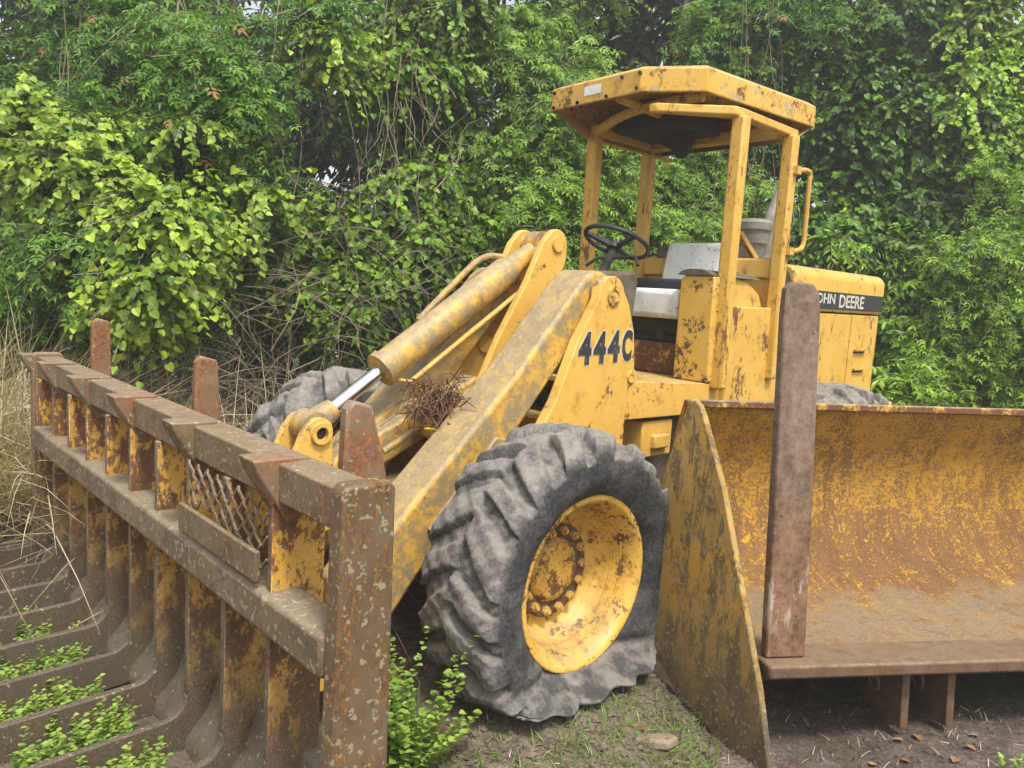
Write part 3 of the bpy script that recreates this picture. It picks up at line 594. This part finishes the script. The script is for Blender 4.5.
b = MB(); b.prism(PL, 0, 0, .03); b.v = [(x*ca-y*sa, x*sa+y*ca-.03, z) for x, y, z in b.v]; b.build('side_plate', M['plate'], BK, .006)
EW = [(.12,.06),(.12,.24),(.40,.88),(.80,1.22),(.90,1.262),(1.0,1.262)]+bp[::-1]+[(.78,.06)]
EW = [(.2,.06),(.2,.26),(.56,.93),(.86,1.21),(.985,1.25)]+[(y-.004, z) for y, z in bp[::-1][1:30:2]]+[(.7,.06)]
for x0 in (.036, 2.49):
    b = MB(); b.prism(EW, 0, x0, x0+.026); b.build('end_wall', M['plate'], BK, .004)
b = MB(); b.box((.036, .0, .243), (2.52, .225, .3)); b.box((.036, .2, .245), (2.52, .75, .283)); b.build('cutting_edge', M['lip_steel'], BK, .012)
for x0 in (.69, .905):
    b = MB(); b.prism([(.09,-.025),(.09,.241),(.55,.241),(.55,.10),(.24,-.03)], 0, x0, x0+.036); lg = b.build('mounting_lug', M['lip_steel'], BK, .004)
    b = MB(); b.lathe([(x0-.004, .045), (x0-.012, .042), (x0-.012, .025), (x0-.002, .024)], (0, .27, .10), 0, 20); b.build('lug_eye', M['tine_steel'], lg)
b = MB(); b.box((.05, .62, -.05), (2.5, .70, .24)); b.build('base_skid', M['dirt_steel'], BK, .01)
# upright fork tine
b = MB(); b.prism([(.055,.302),(.228,.302),(.222,.9),(.206,1.70),(.196,1.79),(.17,1.822),(.08,1.828),(.056,1.80),(.05,1.70)], 1, .075, .125); FT = b.build('fork_tine', M['fork_tine'], None, .008); FT.location = BO; FT.rotation_euler = BR; tag(FT, 'tall brown steel fork tine standing upright on the bucket lip', 'fork tine')
# ------------------------------------------------------------------ foliage
def leaf_shape(kind):
    if kind == 'heart':
        h = [(0,0),(-.22,-.13),(-.45,.02),(-.5,.32),(-.30,.68),(0,1)]
        V = [(x, y, .16*abs(x)-.18*y*y) for x, y in h]+[(-x, y, .16*abs(x)-.18*y*y) for x, y in h[1:5]]
        return np.array(V), np.array([[0,1,2,3,4,5],[5,9,8,7,6,0]])[:, ::-1]
    h = [(0,0),(-.17,.3),(-.15,.62),(0,1)]
    f = lambda x, y: (x, y, .3*abs(x)-.22*y*y)
    V0 = np.array([f(*p) for p in h]+[f(-x, y) for x, y in h[1:3]]); F0 = np.array([[0,3,2,1],[0,5,4,3]][:1]+[[0,4,5,3]])
    if kind == 'lance': return V0, F0
    Vs = []; Fs = []          # compound leaf : five leaflets on a drooping stalk
    for k_, (y0, a, sc) in enumerate([(.45,0,.6),(.4,58,.5),(.4,-58,.5),(.12,70,.46),(.12,-70,.46)]):
        c_, s_ = math.cos(R(a)), math.sin(R(a)); V = V0*sc
        V = np.stack([V[:, 0]*c_-V[:, 1]*s_, V[:, 0]*s_+V[:, 1]*c_+y0, V[:, 2]-.12*y0-(.08 if a else .05)*sc], 1); Vs.append(V); Fs.append(F0+6*k_)
    return np.vstack(Vs), np.vstack(Fs)
def unit(a): return a/np.maximum(np.linalg.norm(a, axis=-1, keepdims=True), 1e-9)
def leaves(name, P, D, Nn, size, tint, kind, mat, parent):
    "P base, D direction, Nn normal of every leaf"
    T, F_ = leaf_shape(kind); D = unit(D); X_ = unit(np.cross(D, Nn)); Nn = np.cross(X_, D)
    S = size[:, None, None]
    V = P[:, None, :]+S*(T[None, :, 0, None]*X_[:, None]+T[None, :, 1, None]*D[:, None]+T[None, :, 2, None]*Nn[:, None])
    n, k_ = len(P), len(T)
    F2 = (F_[None]+(np.arange(n)*k_)[:, None, None]).reshape(-1, F_.shape[1])
    return mesh_np(name, V.reshape(-1, 3), F2, mat, parent, np.repeat(tint, k_))
def sprays(blobs, per, size, droop=.5, tl=(.25, .55), front=.75):
    "leafy twigs over and through a set of ellipsoid masses; returns leaf arrays and twig lines"
    P, D, N_, S, T, tw = [], [], [], [], [], []
    for (c, r, n) in blobs:
        c = np.array(c); r = np.array(r if np.ndim(r) else (r, r, r*.85)); n = int(n)
        u = unit(rng.normal(size=(n, 3))); fl = rng.random(n) < front
        u[:, 1] = np.where(fl, -np.abs(u[:, 1]), u[:, 1]); rad = rng.uniform(.35, 1.05, n)**.6
        wob = 1+.35*np.sin(u[:, 0]*5+c[0]*3)*np.sin(u[:, 2]*6+c[2]*5)
        wob = np.clip(wob, .5, 1.5); bt = rng.uniform(-.32, .28)
        base = c+u*r*(rad*wob)[:, None]
        d = unit(u*np.array([1, 1, .6])+rng.normal(0, .45, (n, 3))+np.array([0, 0, -droop*.4])); L = rng.uniform(*tl, n)
        tt = np.clip(.12+bt+.6*rng.random(n)+.9*(rad-.75), 0, .95)  # inner twigs and some clumps tinted darker: pocket shade put into leaf colour
        tw += [(base[i], d[i], L[i]) for i in range(0, n, 4)]
        side = unit(np.cross(d, np.array([0, 0, 1.])))
        for j in range(per):
            t = (j+.5)/per; pos = base+d*(L*t)[:, None]+np.array([0, 0, -1])*(droop*.5*L*t*t)[:, None]
            sg = 1 if j % 2 else -1
            dd = unit(d*.55+side*sg*rng.uniform(.35, 1.0, n)[:, None]+np.array([0, 0, -1.])*(droop*rng.uniform(.3, 1.3, n))[:, None]+rng.normal(0, .25, (n, 3)))
            nn = unit(np.array([0, -.45, .9])+rng.normal(0, .42, (n, 3))+u*.25)
            P.append(pos); D.append(dd); N_.append(nn); S.append(size*rng.uniform(.6, 1.25, n)*(1.1-.35*t))
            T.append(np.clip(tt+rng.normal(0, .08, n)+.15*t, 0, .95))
            if j == per-1: T[-1] = np.where(rng.random(n) < .07, .99, T[-1])
    return [np.concatenate(a) for a in (P, D, N_, S, T)], tw
def twig_mesh(tw, r=.005):
    b_ = MB()
    for p, d, L in tw:
        p = np.array(p); b_.tube([p-d*.15, p+d*L*.5+np.array([0, 0, -.03]), p+d*L+np.array([0, 0, -.1])], [r, r*.7, r*.3], 3, cap=False)
    return b_
def stemtube(b_, p0, p1, r0, r1, n=7, wob=.08, seed=0):
    rr_ = random.Random(seed); p0 = np.array(p0, float); p1 = np.array(p1, float); k_ = 9; pts = []
    ph = [rr_.uniform(0, 6.28) for _ in range(4)]; L = np.linalg.norm(p1-p0)
    for i in range(k_):
        t = i/(k_-1); e = math.sin(math.pi*t); pts.append(p0+(p1-p0)*t+np.array([math.sin(t*5+ph[0]), math.sin(t*4+ph[1]), .3*math.sin(t*7+ph[2])])*wob*L*.5*e)
    b_.tube(pts, [r0+(r1-r0)*i/(k_-1) for i in range(k_)], n); return pts
def B(u, v, d, ru, n, rd=None, rv=None):
    "a leaf mass seen at pixel u,v : radii in pixels"
    q = FOC/d; return (at(u, v, d), (ru/q, (rd or min(ru, rv or ru)/q*.8), (rv or ru*.85)/q), n)
def plant(name, label, cat, kind, mat, blobs, per, size, root, trunk_r=.05, droop=.5, tl=(.25,.5), group=None, limbs=True, part='trunk', extra=None, crown='crown'):
    x, y = root; z = gz(x, y)
    o = thing(name, label, cat, (0, 0, 0), (0, 0, 0), group); o.location = (x, y, z)
    arr, tw = sprays(blobs, per, size, droop, tl)
    off = np.array([x, y, z]); arr[0] = arr[0]-off
    leaves(crown, *arr, kind, mat, o)
    tb = MB(); top = max(blobs, key=lambda q: q[0][2])[0]
    hub = np.array([x*.6+top[0]*.4, y*.6+top[1]*.4, z+(top[2]-z)*.55])
    stemtube(tb, (0, 0, -.1), hub-off, trunk_r, trunk_r*.7, 8, .08, 1)
    stemtube(tb, hub-off, np.array(top)-off, trunk_r*.7, trunk_r*.25, 7, .1, 2)
    if limbs:
        for i, bl in enumerate(blobs): stemtube(tb, hub-off if bl[0][2] > hub[2] else (hub-off)*rng.uniform(.4, .8), np.array(bl[0])-off, trunk_r*.4, trunk_r*.12, 6, .14, i+5)
    tb.build(part, M['bark'], o)
    t2 = twig_mesh([(p-off, d, L) for p, d, L in tw]); t2.build('twigs', M['twig'], o)['kind'] = 'stuff'
    return o
def C(u, v, d, ru, rv, k_, n, dd=.45, sz=(.3, .5)):
    "several layered leaf clumps scattered through one region of a crown"
    out = []
    for i in range(k_):
        a, q = rng.uniform(0, 6.28), rng.random()**.5; x, y = u+ru*q*math.cos(a), v+rv*q*math.sin(a); rr_ = rng.uniform(*sz)*min(ru, rv*1.4)
        out.append(B(x, y, d+rng.uniform(-dd, dd), rr_, n*rng.uniform(.7, 1.3), rv=rr_*rng.uniform(.5, .8)))
    return out
def plantc(name, label, cat, kind, mat, regions, per, size, root, tr_, droop=.5, **kw):
    return plant(name, label, cat, kind, mat, sum((C(*a) for a in regions), []), per, size, root, tr_, droop, **kw)
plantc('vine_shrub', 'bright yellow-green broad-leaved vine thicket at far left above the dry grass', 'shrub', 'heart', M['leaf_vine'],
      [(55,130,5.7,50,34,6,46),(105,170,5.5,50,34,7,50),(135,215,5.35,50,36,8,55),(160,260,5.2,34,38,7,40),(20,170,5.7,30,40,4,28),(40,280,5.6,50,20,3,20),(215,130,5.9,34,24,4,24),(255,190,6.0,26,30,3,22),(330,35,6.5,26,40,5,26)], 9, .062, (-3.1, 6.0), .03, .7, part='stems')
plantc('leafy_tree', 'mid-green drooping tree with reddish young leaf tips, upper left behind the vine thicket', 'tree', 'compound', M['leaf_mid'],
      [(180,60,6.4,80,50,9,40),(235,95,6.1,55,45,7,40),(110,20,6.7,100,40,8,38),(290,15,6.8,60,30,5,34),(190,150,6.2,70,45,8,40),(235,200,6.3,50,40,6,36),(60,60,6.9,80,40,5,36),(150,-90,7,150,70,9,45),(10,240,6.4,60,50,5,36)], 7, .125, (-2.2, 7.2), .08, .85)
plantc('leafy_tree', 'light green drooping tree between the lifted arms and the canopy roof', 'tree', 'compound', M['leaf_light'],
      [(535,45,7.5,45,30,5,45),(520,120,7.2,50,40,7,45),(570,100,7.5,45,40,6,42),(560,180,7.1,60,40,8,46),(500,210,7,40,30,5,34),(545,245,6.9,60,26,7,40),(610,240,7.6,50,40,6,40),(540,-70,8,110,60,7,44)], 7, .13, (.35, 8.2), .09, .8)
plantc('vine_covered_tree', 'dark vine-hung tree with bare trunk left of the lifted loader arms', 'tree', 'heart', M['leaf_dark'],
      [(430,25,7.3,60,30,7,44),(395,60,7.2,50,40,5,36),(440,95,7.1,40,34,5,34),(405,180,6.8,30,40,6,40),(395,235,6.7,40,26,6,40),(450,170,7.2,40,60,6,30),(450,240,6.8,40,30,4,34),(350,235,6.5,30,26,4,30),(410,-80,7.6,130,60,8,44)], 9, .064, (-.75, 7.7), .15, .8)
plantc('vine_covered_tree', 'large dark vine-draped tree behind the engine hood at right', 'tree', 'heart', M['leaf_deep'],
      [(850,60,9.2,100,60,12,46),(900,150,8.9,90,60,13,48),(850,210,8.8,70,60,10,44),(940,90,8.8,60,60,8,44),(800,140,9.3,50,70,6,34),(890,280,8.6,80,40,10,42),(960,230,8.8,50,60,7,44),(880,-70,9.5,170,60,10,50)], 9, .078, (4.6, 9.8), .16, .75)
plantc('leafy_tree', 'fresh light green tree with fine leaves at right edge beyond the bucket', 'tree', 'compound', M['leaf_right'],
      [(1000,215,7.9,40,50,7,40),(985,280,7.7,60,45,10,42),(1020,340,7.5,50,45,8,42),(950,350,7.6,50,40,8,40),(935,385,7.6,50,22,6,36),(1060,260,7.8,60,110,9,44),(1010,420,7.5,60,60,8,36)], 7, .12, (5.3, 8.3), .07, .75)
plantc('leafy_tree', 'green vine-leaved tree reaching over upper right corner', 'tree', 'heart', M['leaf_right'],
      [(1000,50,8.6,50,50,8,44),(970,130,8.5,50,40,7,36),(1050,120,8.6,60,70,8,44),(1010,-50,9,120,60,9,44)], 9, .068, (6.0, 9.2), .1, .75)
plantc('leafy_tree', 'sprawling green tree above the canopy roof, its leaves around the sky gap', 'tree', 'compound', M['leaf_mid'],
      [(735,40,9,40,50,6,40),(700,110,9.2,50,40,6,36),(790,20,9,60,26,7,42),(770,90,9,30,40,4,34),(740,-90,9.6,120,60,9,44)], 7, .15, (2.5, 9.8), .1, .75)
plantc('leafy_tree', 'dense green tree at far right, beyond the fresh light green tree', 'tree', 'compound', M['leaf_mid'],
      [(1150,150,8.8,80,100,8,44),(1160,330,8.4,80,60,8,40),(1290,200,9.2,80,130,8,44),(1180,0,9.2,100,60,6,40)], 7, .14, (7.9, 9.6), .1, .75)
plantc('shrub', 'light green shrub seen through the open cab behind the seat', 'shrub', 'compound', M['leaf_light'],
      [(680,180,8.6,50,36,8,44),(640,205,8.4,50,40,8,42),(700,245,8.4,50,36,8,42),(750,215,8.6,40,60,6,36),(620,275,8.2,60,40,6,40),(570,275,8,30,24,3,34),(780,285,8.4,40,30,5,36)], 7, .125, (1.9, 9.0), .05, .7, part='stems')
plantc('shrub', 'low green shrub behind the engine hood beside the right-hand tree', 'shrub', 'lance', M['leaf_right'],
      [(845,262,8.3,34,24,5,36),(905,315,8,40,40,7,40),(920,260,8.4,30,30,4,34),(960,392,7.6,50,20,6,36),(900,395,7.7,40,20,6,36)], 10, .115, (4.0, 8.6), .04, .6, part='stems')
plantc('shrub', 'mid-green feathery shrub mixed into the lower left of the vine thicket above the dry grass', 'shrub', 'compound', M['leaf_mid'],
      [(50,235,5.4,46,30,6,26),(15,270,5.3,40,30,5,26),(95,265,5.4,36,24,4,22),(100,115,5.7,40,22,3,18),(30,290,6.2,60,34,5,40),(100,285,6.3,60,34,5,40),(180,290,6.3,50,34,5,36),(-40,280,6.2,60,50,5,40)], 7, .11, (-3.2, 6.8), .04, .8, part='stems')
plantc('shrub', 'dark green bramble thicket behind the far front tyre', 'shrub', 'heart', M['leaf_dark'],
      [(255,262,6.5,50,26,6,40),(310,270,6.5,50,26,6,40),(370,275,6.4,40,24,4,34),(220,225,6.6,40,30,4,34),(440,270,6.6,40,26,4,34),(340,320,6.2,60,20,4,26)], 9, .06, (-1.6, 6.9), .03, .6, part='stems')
# trees further back
far = [(-6.5,12.5,.18,'far left'),(-3.6,11.5,.14,''),(-2.3,13,.16,''),(.4,12.5,.15,''),(1.75,11.3,.2,''),(4.0,13,.16,''),(6.2,12.5,.18,''),(8.6,12.2,.2,'')]
labs = ['dim background tree, leftmost of the row behind the thicket', 'dim background tree behind the upper left leafy tree', 'dim background tree seen through the gap left of the vine-hung tree', 'dim background tree behind the light green drooping tree',
        'dark-trunked background tree showing above the canopy roof', 'dim background tree behind the roof corner and exhaust pipe', 'dim background tree behind the large vine-draped tree', 'dim background tree at right behind the fresh green tree']
for (x, y, tr_, _), lb in zip(far, labs):
    bl = []
    dens = 62 if abs(x+3.6) < .2 or abs(x-1.75) < .2 else 85
    for i in range(10):
        bl.append(((x+rng.normal(0, .9), y+rng.normal(0, .7), rng.uniform(1.0, 8.5)), rng.uniform(.6, 1.05), dens))
    for i in range(3): bl.append(((x+rng.normal(0, 1.0), y+rng.normal(0, .5), rng.uniform(.3, 1.4)), .9, 90))
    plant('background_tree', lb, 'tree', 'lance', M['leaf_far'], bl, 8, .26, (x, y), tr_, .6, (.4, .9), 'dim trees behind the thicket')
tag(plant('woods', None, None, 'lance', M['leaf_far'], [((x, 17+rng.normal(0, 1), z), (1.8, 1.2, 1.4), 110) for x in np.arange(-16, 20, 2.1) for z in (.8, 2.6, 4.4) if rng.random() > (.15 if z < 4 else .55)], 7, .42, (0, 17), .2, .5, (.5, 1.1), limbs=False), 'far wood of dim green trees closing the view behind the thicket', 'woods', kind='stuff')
# hanging dead vines and brush
def arcs(n, box, L, r, seed, sag=.5):
    rr_ = random.Random(seed); b_ = MB()
    for i in range(n):
        u, v, d = rr_.uniform(*box[0]), rr_.uniform(*box[1]), rr_.uniform(*box[2]); p = at(u, v, d); a = rr_.uniform(0, 6.28); e = rr_.uniform(-.6, 1.2); l_ = rr_.uniform(*L)
        dr = np.array([math.cos(a)*math.cos(e), .5*math.sin(a)*math.cos(e), math.sin(e)]); sg = rr_.uniform(.1, sag); rad = rr_.uniform(.5, 1.3)*r
        pts = [p+dr*l_*t+np.array([.06*math.sin(t*6+i), .05*math.sin(t*5+2*i), -sg*l_*t*t]) for t in np.linspace(0, 1, 7)]
        b_.tube(pts, [rad, rad*.95, rad*.9, rad*.8, rad*.65, rad*.5, rad*.3], 4, cap=False)
    return b_
bb = arcs(330, ((60, 470), (270, 440), (5.0, 6.1)), (.3, 1.1), .0036, 5)
bb2 = arcs(90, ((230, 450), (180, 300), (5.6, 6.3)), (.3, 1.2), .0036, 6); bb.add(bb2.v, bb2.f)
tag(bb.build('dead_brush', M['twig']), 'tangle of dead grey-brown twigs behind the rake and far tyre', 'brush', kind='stuff')
bb = MB(); rr = random.Random(8)
for i in range(34):
    u = rr.choice([rr.uniform(60, 70), rr.uniform(290, 470), rr.uniform(700, 780), rr.uniform(20, 300)]); d = rr.uniform(5.6, 7.2) if u < 480 else rr.uniform(8.0, 8.8)
    p = at(u, rr.uniform(-40, 60), d); q_ = at(u+rr.uniform(-45, 45), rr.uniform(200, 400), d-.2); stemtube(bb, p, q_, .0032, .0025, 4, .07, i)
for i in range(60):
    p = at(rr.gauss(405, 24), rr.uniform(40, 230), rr.uniform(6.3, 6.7)); q_ = p+np.array([rr.gauss(0, .15), rr.gauss(0, .1), rr.uniform(-.9, .5)]); stemtube(bb, p, q_, .0032, .002, 3, .12, i+100)
tag(bb.build('hanging_vines', M['twig']), 'thin bare vines hanging down through the thicket', 'vines', kind='stuff')
# dry grass
def blades(n, fn, L, wdt, seed, lean=.6, mat='straw', name='dry_grass', bend=.6):
    r_ = np.random.default_rng(seed); base = np.array([fn(r_) for _ in range(n)]); a = r_.uniform(0, 2*np.pi, n); le = r_.uniform(.05, lean, n); ln = r_.uniform(*L, n)
    d0 = np.stack([np.cos(a)*np.sin(le), np.sin(a)*np.sin(le), np.cos(le)], 1); h = np.stack([np.cos(a), np.sin(a), np.zeros(n)], 1); sd_ = np.stack([-np.sin(a), np.cos(a), np.zeros(n)], 1)
    sd_ = unit(sd_+r_.normal(0, .6, (n, 3))); be = r_.uniform(.1, bend, n); ts = [0, .3, .6, .85, 1]; ws = [1, .9, .7, .4, .05]; V = []
    for t, w_ in zip(ts, ws):
        c = base+d0*(ln*t)[:, None]+(h*.8-np.array([0, 0, .75]))*(be*ln*t*t)[:, None]
        V += [c-sd_*(wdt*w_), c+sd_*(wdt*w_)]
    V = np.stack(V, 1); F0 = np.array([[2*i, 2*i+1, 2*i+3, 2*i+2] for i in range(4)]); F_ = (F0[None]+(np.arange(n)*10)[:, None, None]).reshape(-1, 4)
    return mesh_np(name, V.reshape(-1, 3), F_, M[mat], None, np.repeat(r_.random(n), 10))
def reg(u, v, d):
    def fn(r_):
        p = at(r_.uniform(*u), 400, r_.uniform(*d)); return (p[0], p[1], gz(p[0], p[1])-.02)
    return fn
o = blades(4200, reg((-140, 42), 0, (4.35, 5.2)), (.6, 1.85), .0055, 3, .9, bend=1.0); tag(o, 'tall pale dry grass leaning beside the far end of the rake', 'dry grass', kind='stuff')
o = blades(4600, reg((20, 330), 0, (4.7, 5.8)), (.4, 1.75), .0042, 4, .95, bend=1.1); tag(o, 'flattened dead grass behind the rake under the thicket', 'dry grass', kind='stuff')
o = blades(500, reg((-40, 30), 0, (4.4, 4.8)), (.2, .5), .006, 9, .8, 'grass', 'grass'); tag(o, 'green grass at the foot of the dry grass', 'grass', kind='stuff')
o = blades(1300, lambda r_: (lambda x, y: (x, y, gz(x, y)-.01))(*(lambda q: (q[0], q[1]))(at(*( (r_.uniform(555, 720), 700, r_.uniform(2.75, 3.3)) )))), (.03, .13), .0022, 12, 1.35, 'grass', 'grass'); tag(o, 'short green grass between the flat tyre and the bucket', 'grass', kind='stuff')
o = blades(300, lambda r_: (lambda q: (q[0], q[1], gz(q[0], q[1])-.01))(at(r_.normal(500, 40), 740, r_.uniform(2.6, 2.9))), (.03, .12), .003, 13, 1.1, 'grass', 'grass'); tag(o, 'sparse grass blades on the soil in front of the tyre', 'grass', kind='stuff')
# weeds in the rake
RM = Matrix.LocRotScale(Vector(ORG), __import__('mathutils').Euler(ROT), None); RMn = np.array(RM)
def loc(l, s, z): return (RMn@np.array([l, s, z, 1]))[:3]
def weedpatch(pts, per, size, h, kind='heart'):
    P, D, N_, S, T = [], [], [], [], []
    for p in pts:
        hh_ = rng.uniform(.4, 1)*h; lean = rng.normal(0, .25, 3)*h; tint = rng.uniform(.2, .9)
        for j in range(per):
            t = (j+1)/per; a = j*2.4+rng.uniform(0, .6); d = np.array([math.cos(a), math.sin(a), .35])
            P.append(p+np.array([lean[0]*t, lean[1]*t, hh_*t])); D.append(d); N_.append(np.array([0, 0, 1])+rng.normal(0, .25, 3)); S.append(size*rng.uniform(.6, 1.2)*(1.15-.5*t)); T.append(tint)
    return [np.array(a) for a in (P, D, N_, S, T)]
pts = []
for i in range(620):
    k_ = rng.integers(0, 7); l0 = 1.14-.293*(k_+rng.uniform(.15, .85)); s0 = -1.58-abs(rng.normal(0, .28)); 
    if l0 < -.75 and rng.random() < .75: continue
    q_ = loc(l0, s0, .25); pts.append(np.array([q_[0], q_[1], gz(q_[0], q_[1])]))
tag(leaves('weeds', *weedpatch(pts, 14, .026, .15), 'heart', M['weed'], None), 'small bright green weeds growing between the rake tines', 'weeds', kind='stuff')
def herb(label, u, v, d, n, h, spread, size, per=14, kind='heart'):
    c = at(u, v, d); z = gz(c[0], c[1]); o_ = thing('weed_plant', label, 'plant', (c[0], c[1], z))
    ps = [np.array([rng.normal(0, spread), rng.normal(0, spread*.7), -.01]) for _ in range(n)]
    arr = weedpatch(ps, per, size, h, kind); leaves('foliage', *arr, kind, M['weed'], o_)
    b_ = MB()
    for p in ps: b_.tube([np.array([0, 0, -.03]), p*.9, p, p+np.array([0, 0, h*.6])], [.004, .004, .004, .002], 4)
    b_.build('stem', M['grass'], o_); return o_
herb('leafy bright green weed standing between the rake end plate and the flat tyre', 398, 700, 2.75, 34, .56, .05, .04, 26)
herb('small green weed on the dark soil in front of the bucket, lower right corner', 1016, 760, 2.75, 14, .14, .03, .03, 10)
# debris
DB = MB(); rr = random.Random(4); cc = Vector(loc(.12, -.12, 1.27))
for i in range(260):
    p = cc+Vector((rr.gauss(0, .07), rr.gauss(0, .06), rr.gauss(0, .04))); d = Vector((rr.gauss(0, 1), rr.gauss(0, 1), rr.gauss(-.2, .8))).normalized()*rr.uniform(.06, .16)
    DB.tube([p, p+d*.5+Vector((0, 0, .02)), p+d+Vector((rr.gauss(0, .02), 0, -.02))], [.004, .0035, .002], 4, cap=False)
tag(DB.build('root_clump', simple('brown_roots', (.16, .085, .045), .9, var=.6, scale=9)), 'matted clump of dead brown roots caught on the loader arms', 'root clump')
def pebbles(name, n, fn, sz, mat, seed):
    r_ = np.random.default_rng(seed); T = np.array([(1,0,0),(-1,0,0),(0,1,0),(0,-1,0),(0,0,1),(0,0,-1)], float); F0 = np.array([[0,2,4],[2,1,4],[1,3,4],[3,0,4],[2,0,5],[1,2,5],[3,1,5],[0,3,5]])
    P = np.array([fn(r_) for _ in range(n)]); S = sz*r_.uniform(.3, 1.3, n)**2; V = T[None]*(S[:, None, None]*r_.uniform(.6, 1.3, (n, 6, 1))*np.array([1, 1, .55])); a = r_.uniform(0, 6.28, n)[:, None]
    V = np.stack([V[..., 0]*np.cos(a)-V[..., 1]*np.sin(a), V[..., 0]*np.sin(a)+V[..., 1]*np.cos(a), V[..., 2]], -1)+P[:, None, :]
    return mesh_np(name, V.reshape(-1, 3), (F0[None]+(np.arange(n)*6)[:, None, None]).reshape(-1, 3), mat)
def gp(u, d):
    def fn(r_):
        q = at(r_.uniform(*u), 700, r_.uniform(*d)); return (q[0], q[1], gz(q[0], q[1])+.002)
    return fn
tag(pebbles('soil_clods', 2600, gp((400, 760), (2.5, 3.5)), .017, M['soil'], 21), 'crumbs of earth and grit on the soil by the tyre', 'soil crumbs', kind='stuff')
tag(pebbles('grit', 1100, gp((740, 1060), (2.6, 3.6)), .010, M['soil'], 22), 'grit and earth crumbs on the dark soil under the bucket lip', 'grit', kind='stuff')
o = blades(520, gp((420, 1040), (2.55, 3.4)), (.02, .06), .002, 31, 1.5, 'straw', 'leaf_litter', .3); tag(o, 'dry straw bits and litter strewn on the soil', 'litter', kind='stuff')
def flat_leaf(label, p, size, mat, rot, group=None, nm='fallen_leaf'):
    o_ = leaves(nm, np.zeros((1, 3)), np.array([[math.cos(rot), math.sin(rot), .06]]), np.array([[.15, .1, 1.]]), np.array([size]), np.array([rng.random()]), 'lance' if nm != 'fallen_leaf' else 'heart', mat, None); o_.location = p; return tag(o_, label, 'leaf', group)
flat_leaf('yellow leaf resting on the loader arm by the root clump', tuple(loc(.22, -.27, 1.155)), .09, leafmat('yellow_leaf', (.7, .5, .05), (.75, .55, .06)), .6, nm='yellow_leaf')
for i in range(16):
    c = at(rr.uniform(575, 1000), 720, rr.uniform(2.75, 3.15)); flat_leaf('dry brown leaf lying on the soil in front of the tyre or bucket', (c[0], c[1], gz(c[0], c[1])+.012), rr.uniform(.03, .05), M['dryleaf'], rr.uniform(0, 6.28), 'dry leaves scattered on the soil')
b = MB(); b.prism([(-.09,-.02),(-.07,.03),(.06,.035),(.1,.0),(.05,-.04)], 2, -.01, .035)
o = b.build('stone', simple('pale_stone', (.24, .18, .13), .9), None, .012); c = at(655, 705, 3.0); o.location = (c[0], c[1], gz(c[0], c[1])); tag(o, 'flat brown stone on the grass between tyre and bucket side plate', 'stone')

# haze volume added to imitate lens fog and lift the blacks
k_ = bpy.data.materials.new('lens_veil'); k_.use_nodes = True; t_ = k_.node_tree; t_.nodes.clear()
v_ = t_.nodes.new('ShaderNodeVolumePrincipled'); v_.inputs['Color'].default_value = (.92, .95, .9, 1); v_.inputs['Density'].default_value = .006; v_.inputs['Anisotropy'].default_value = .2
t_.links.new(v_.outputs[0], t_.nodes.new('ShaderNodeOutputMaterial').inputs['Volume'])
b = MB(); b.box((-95, -65, -4), (95, 125, 14)); tag(b.build('haze', k_), 'thin pale haze volume added to imitate the milky lens veil', 'haze', kind='stuff')
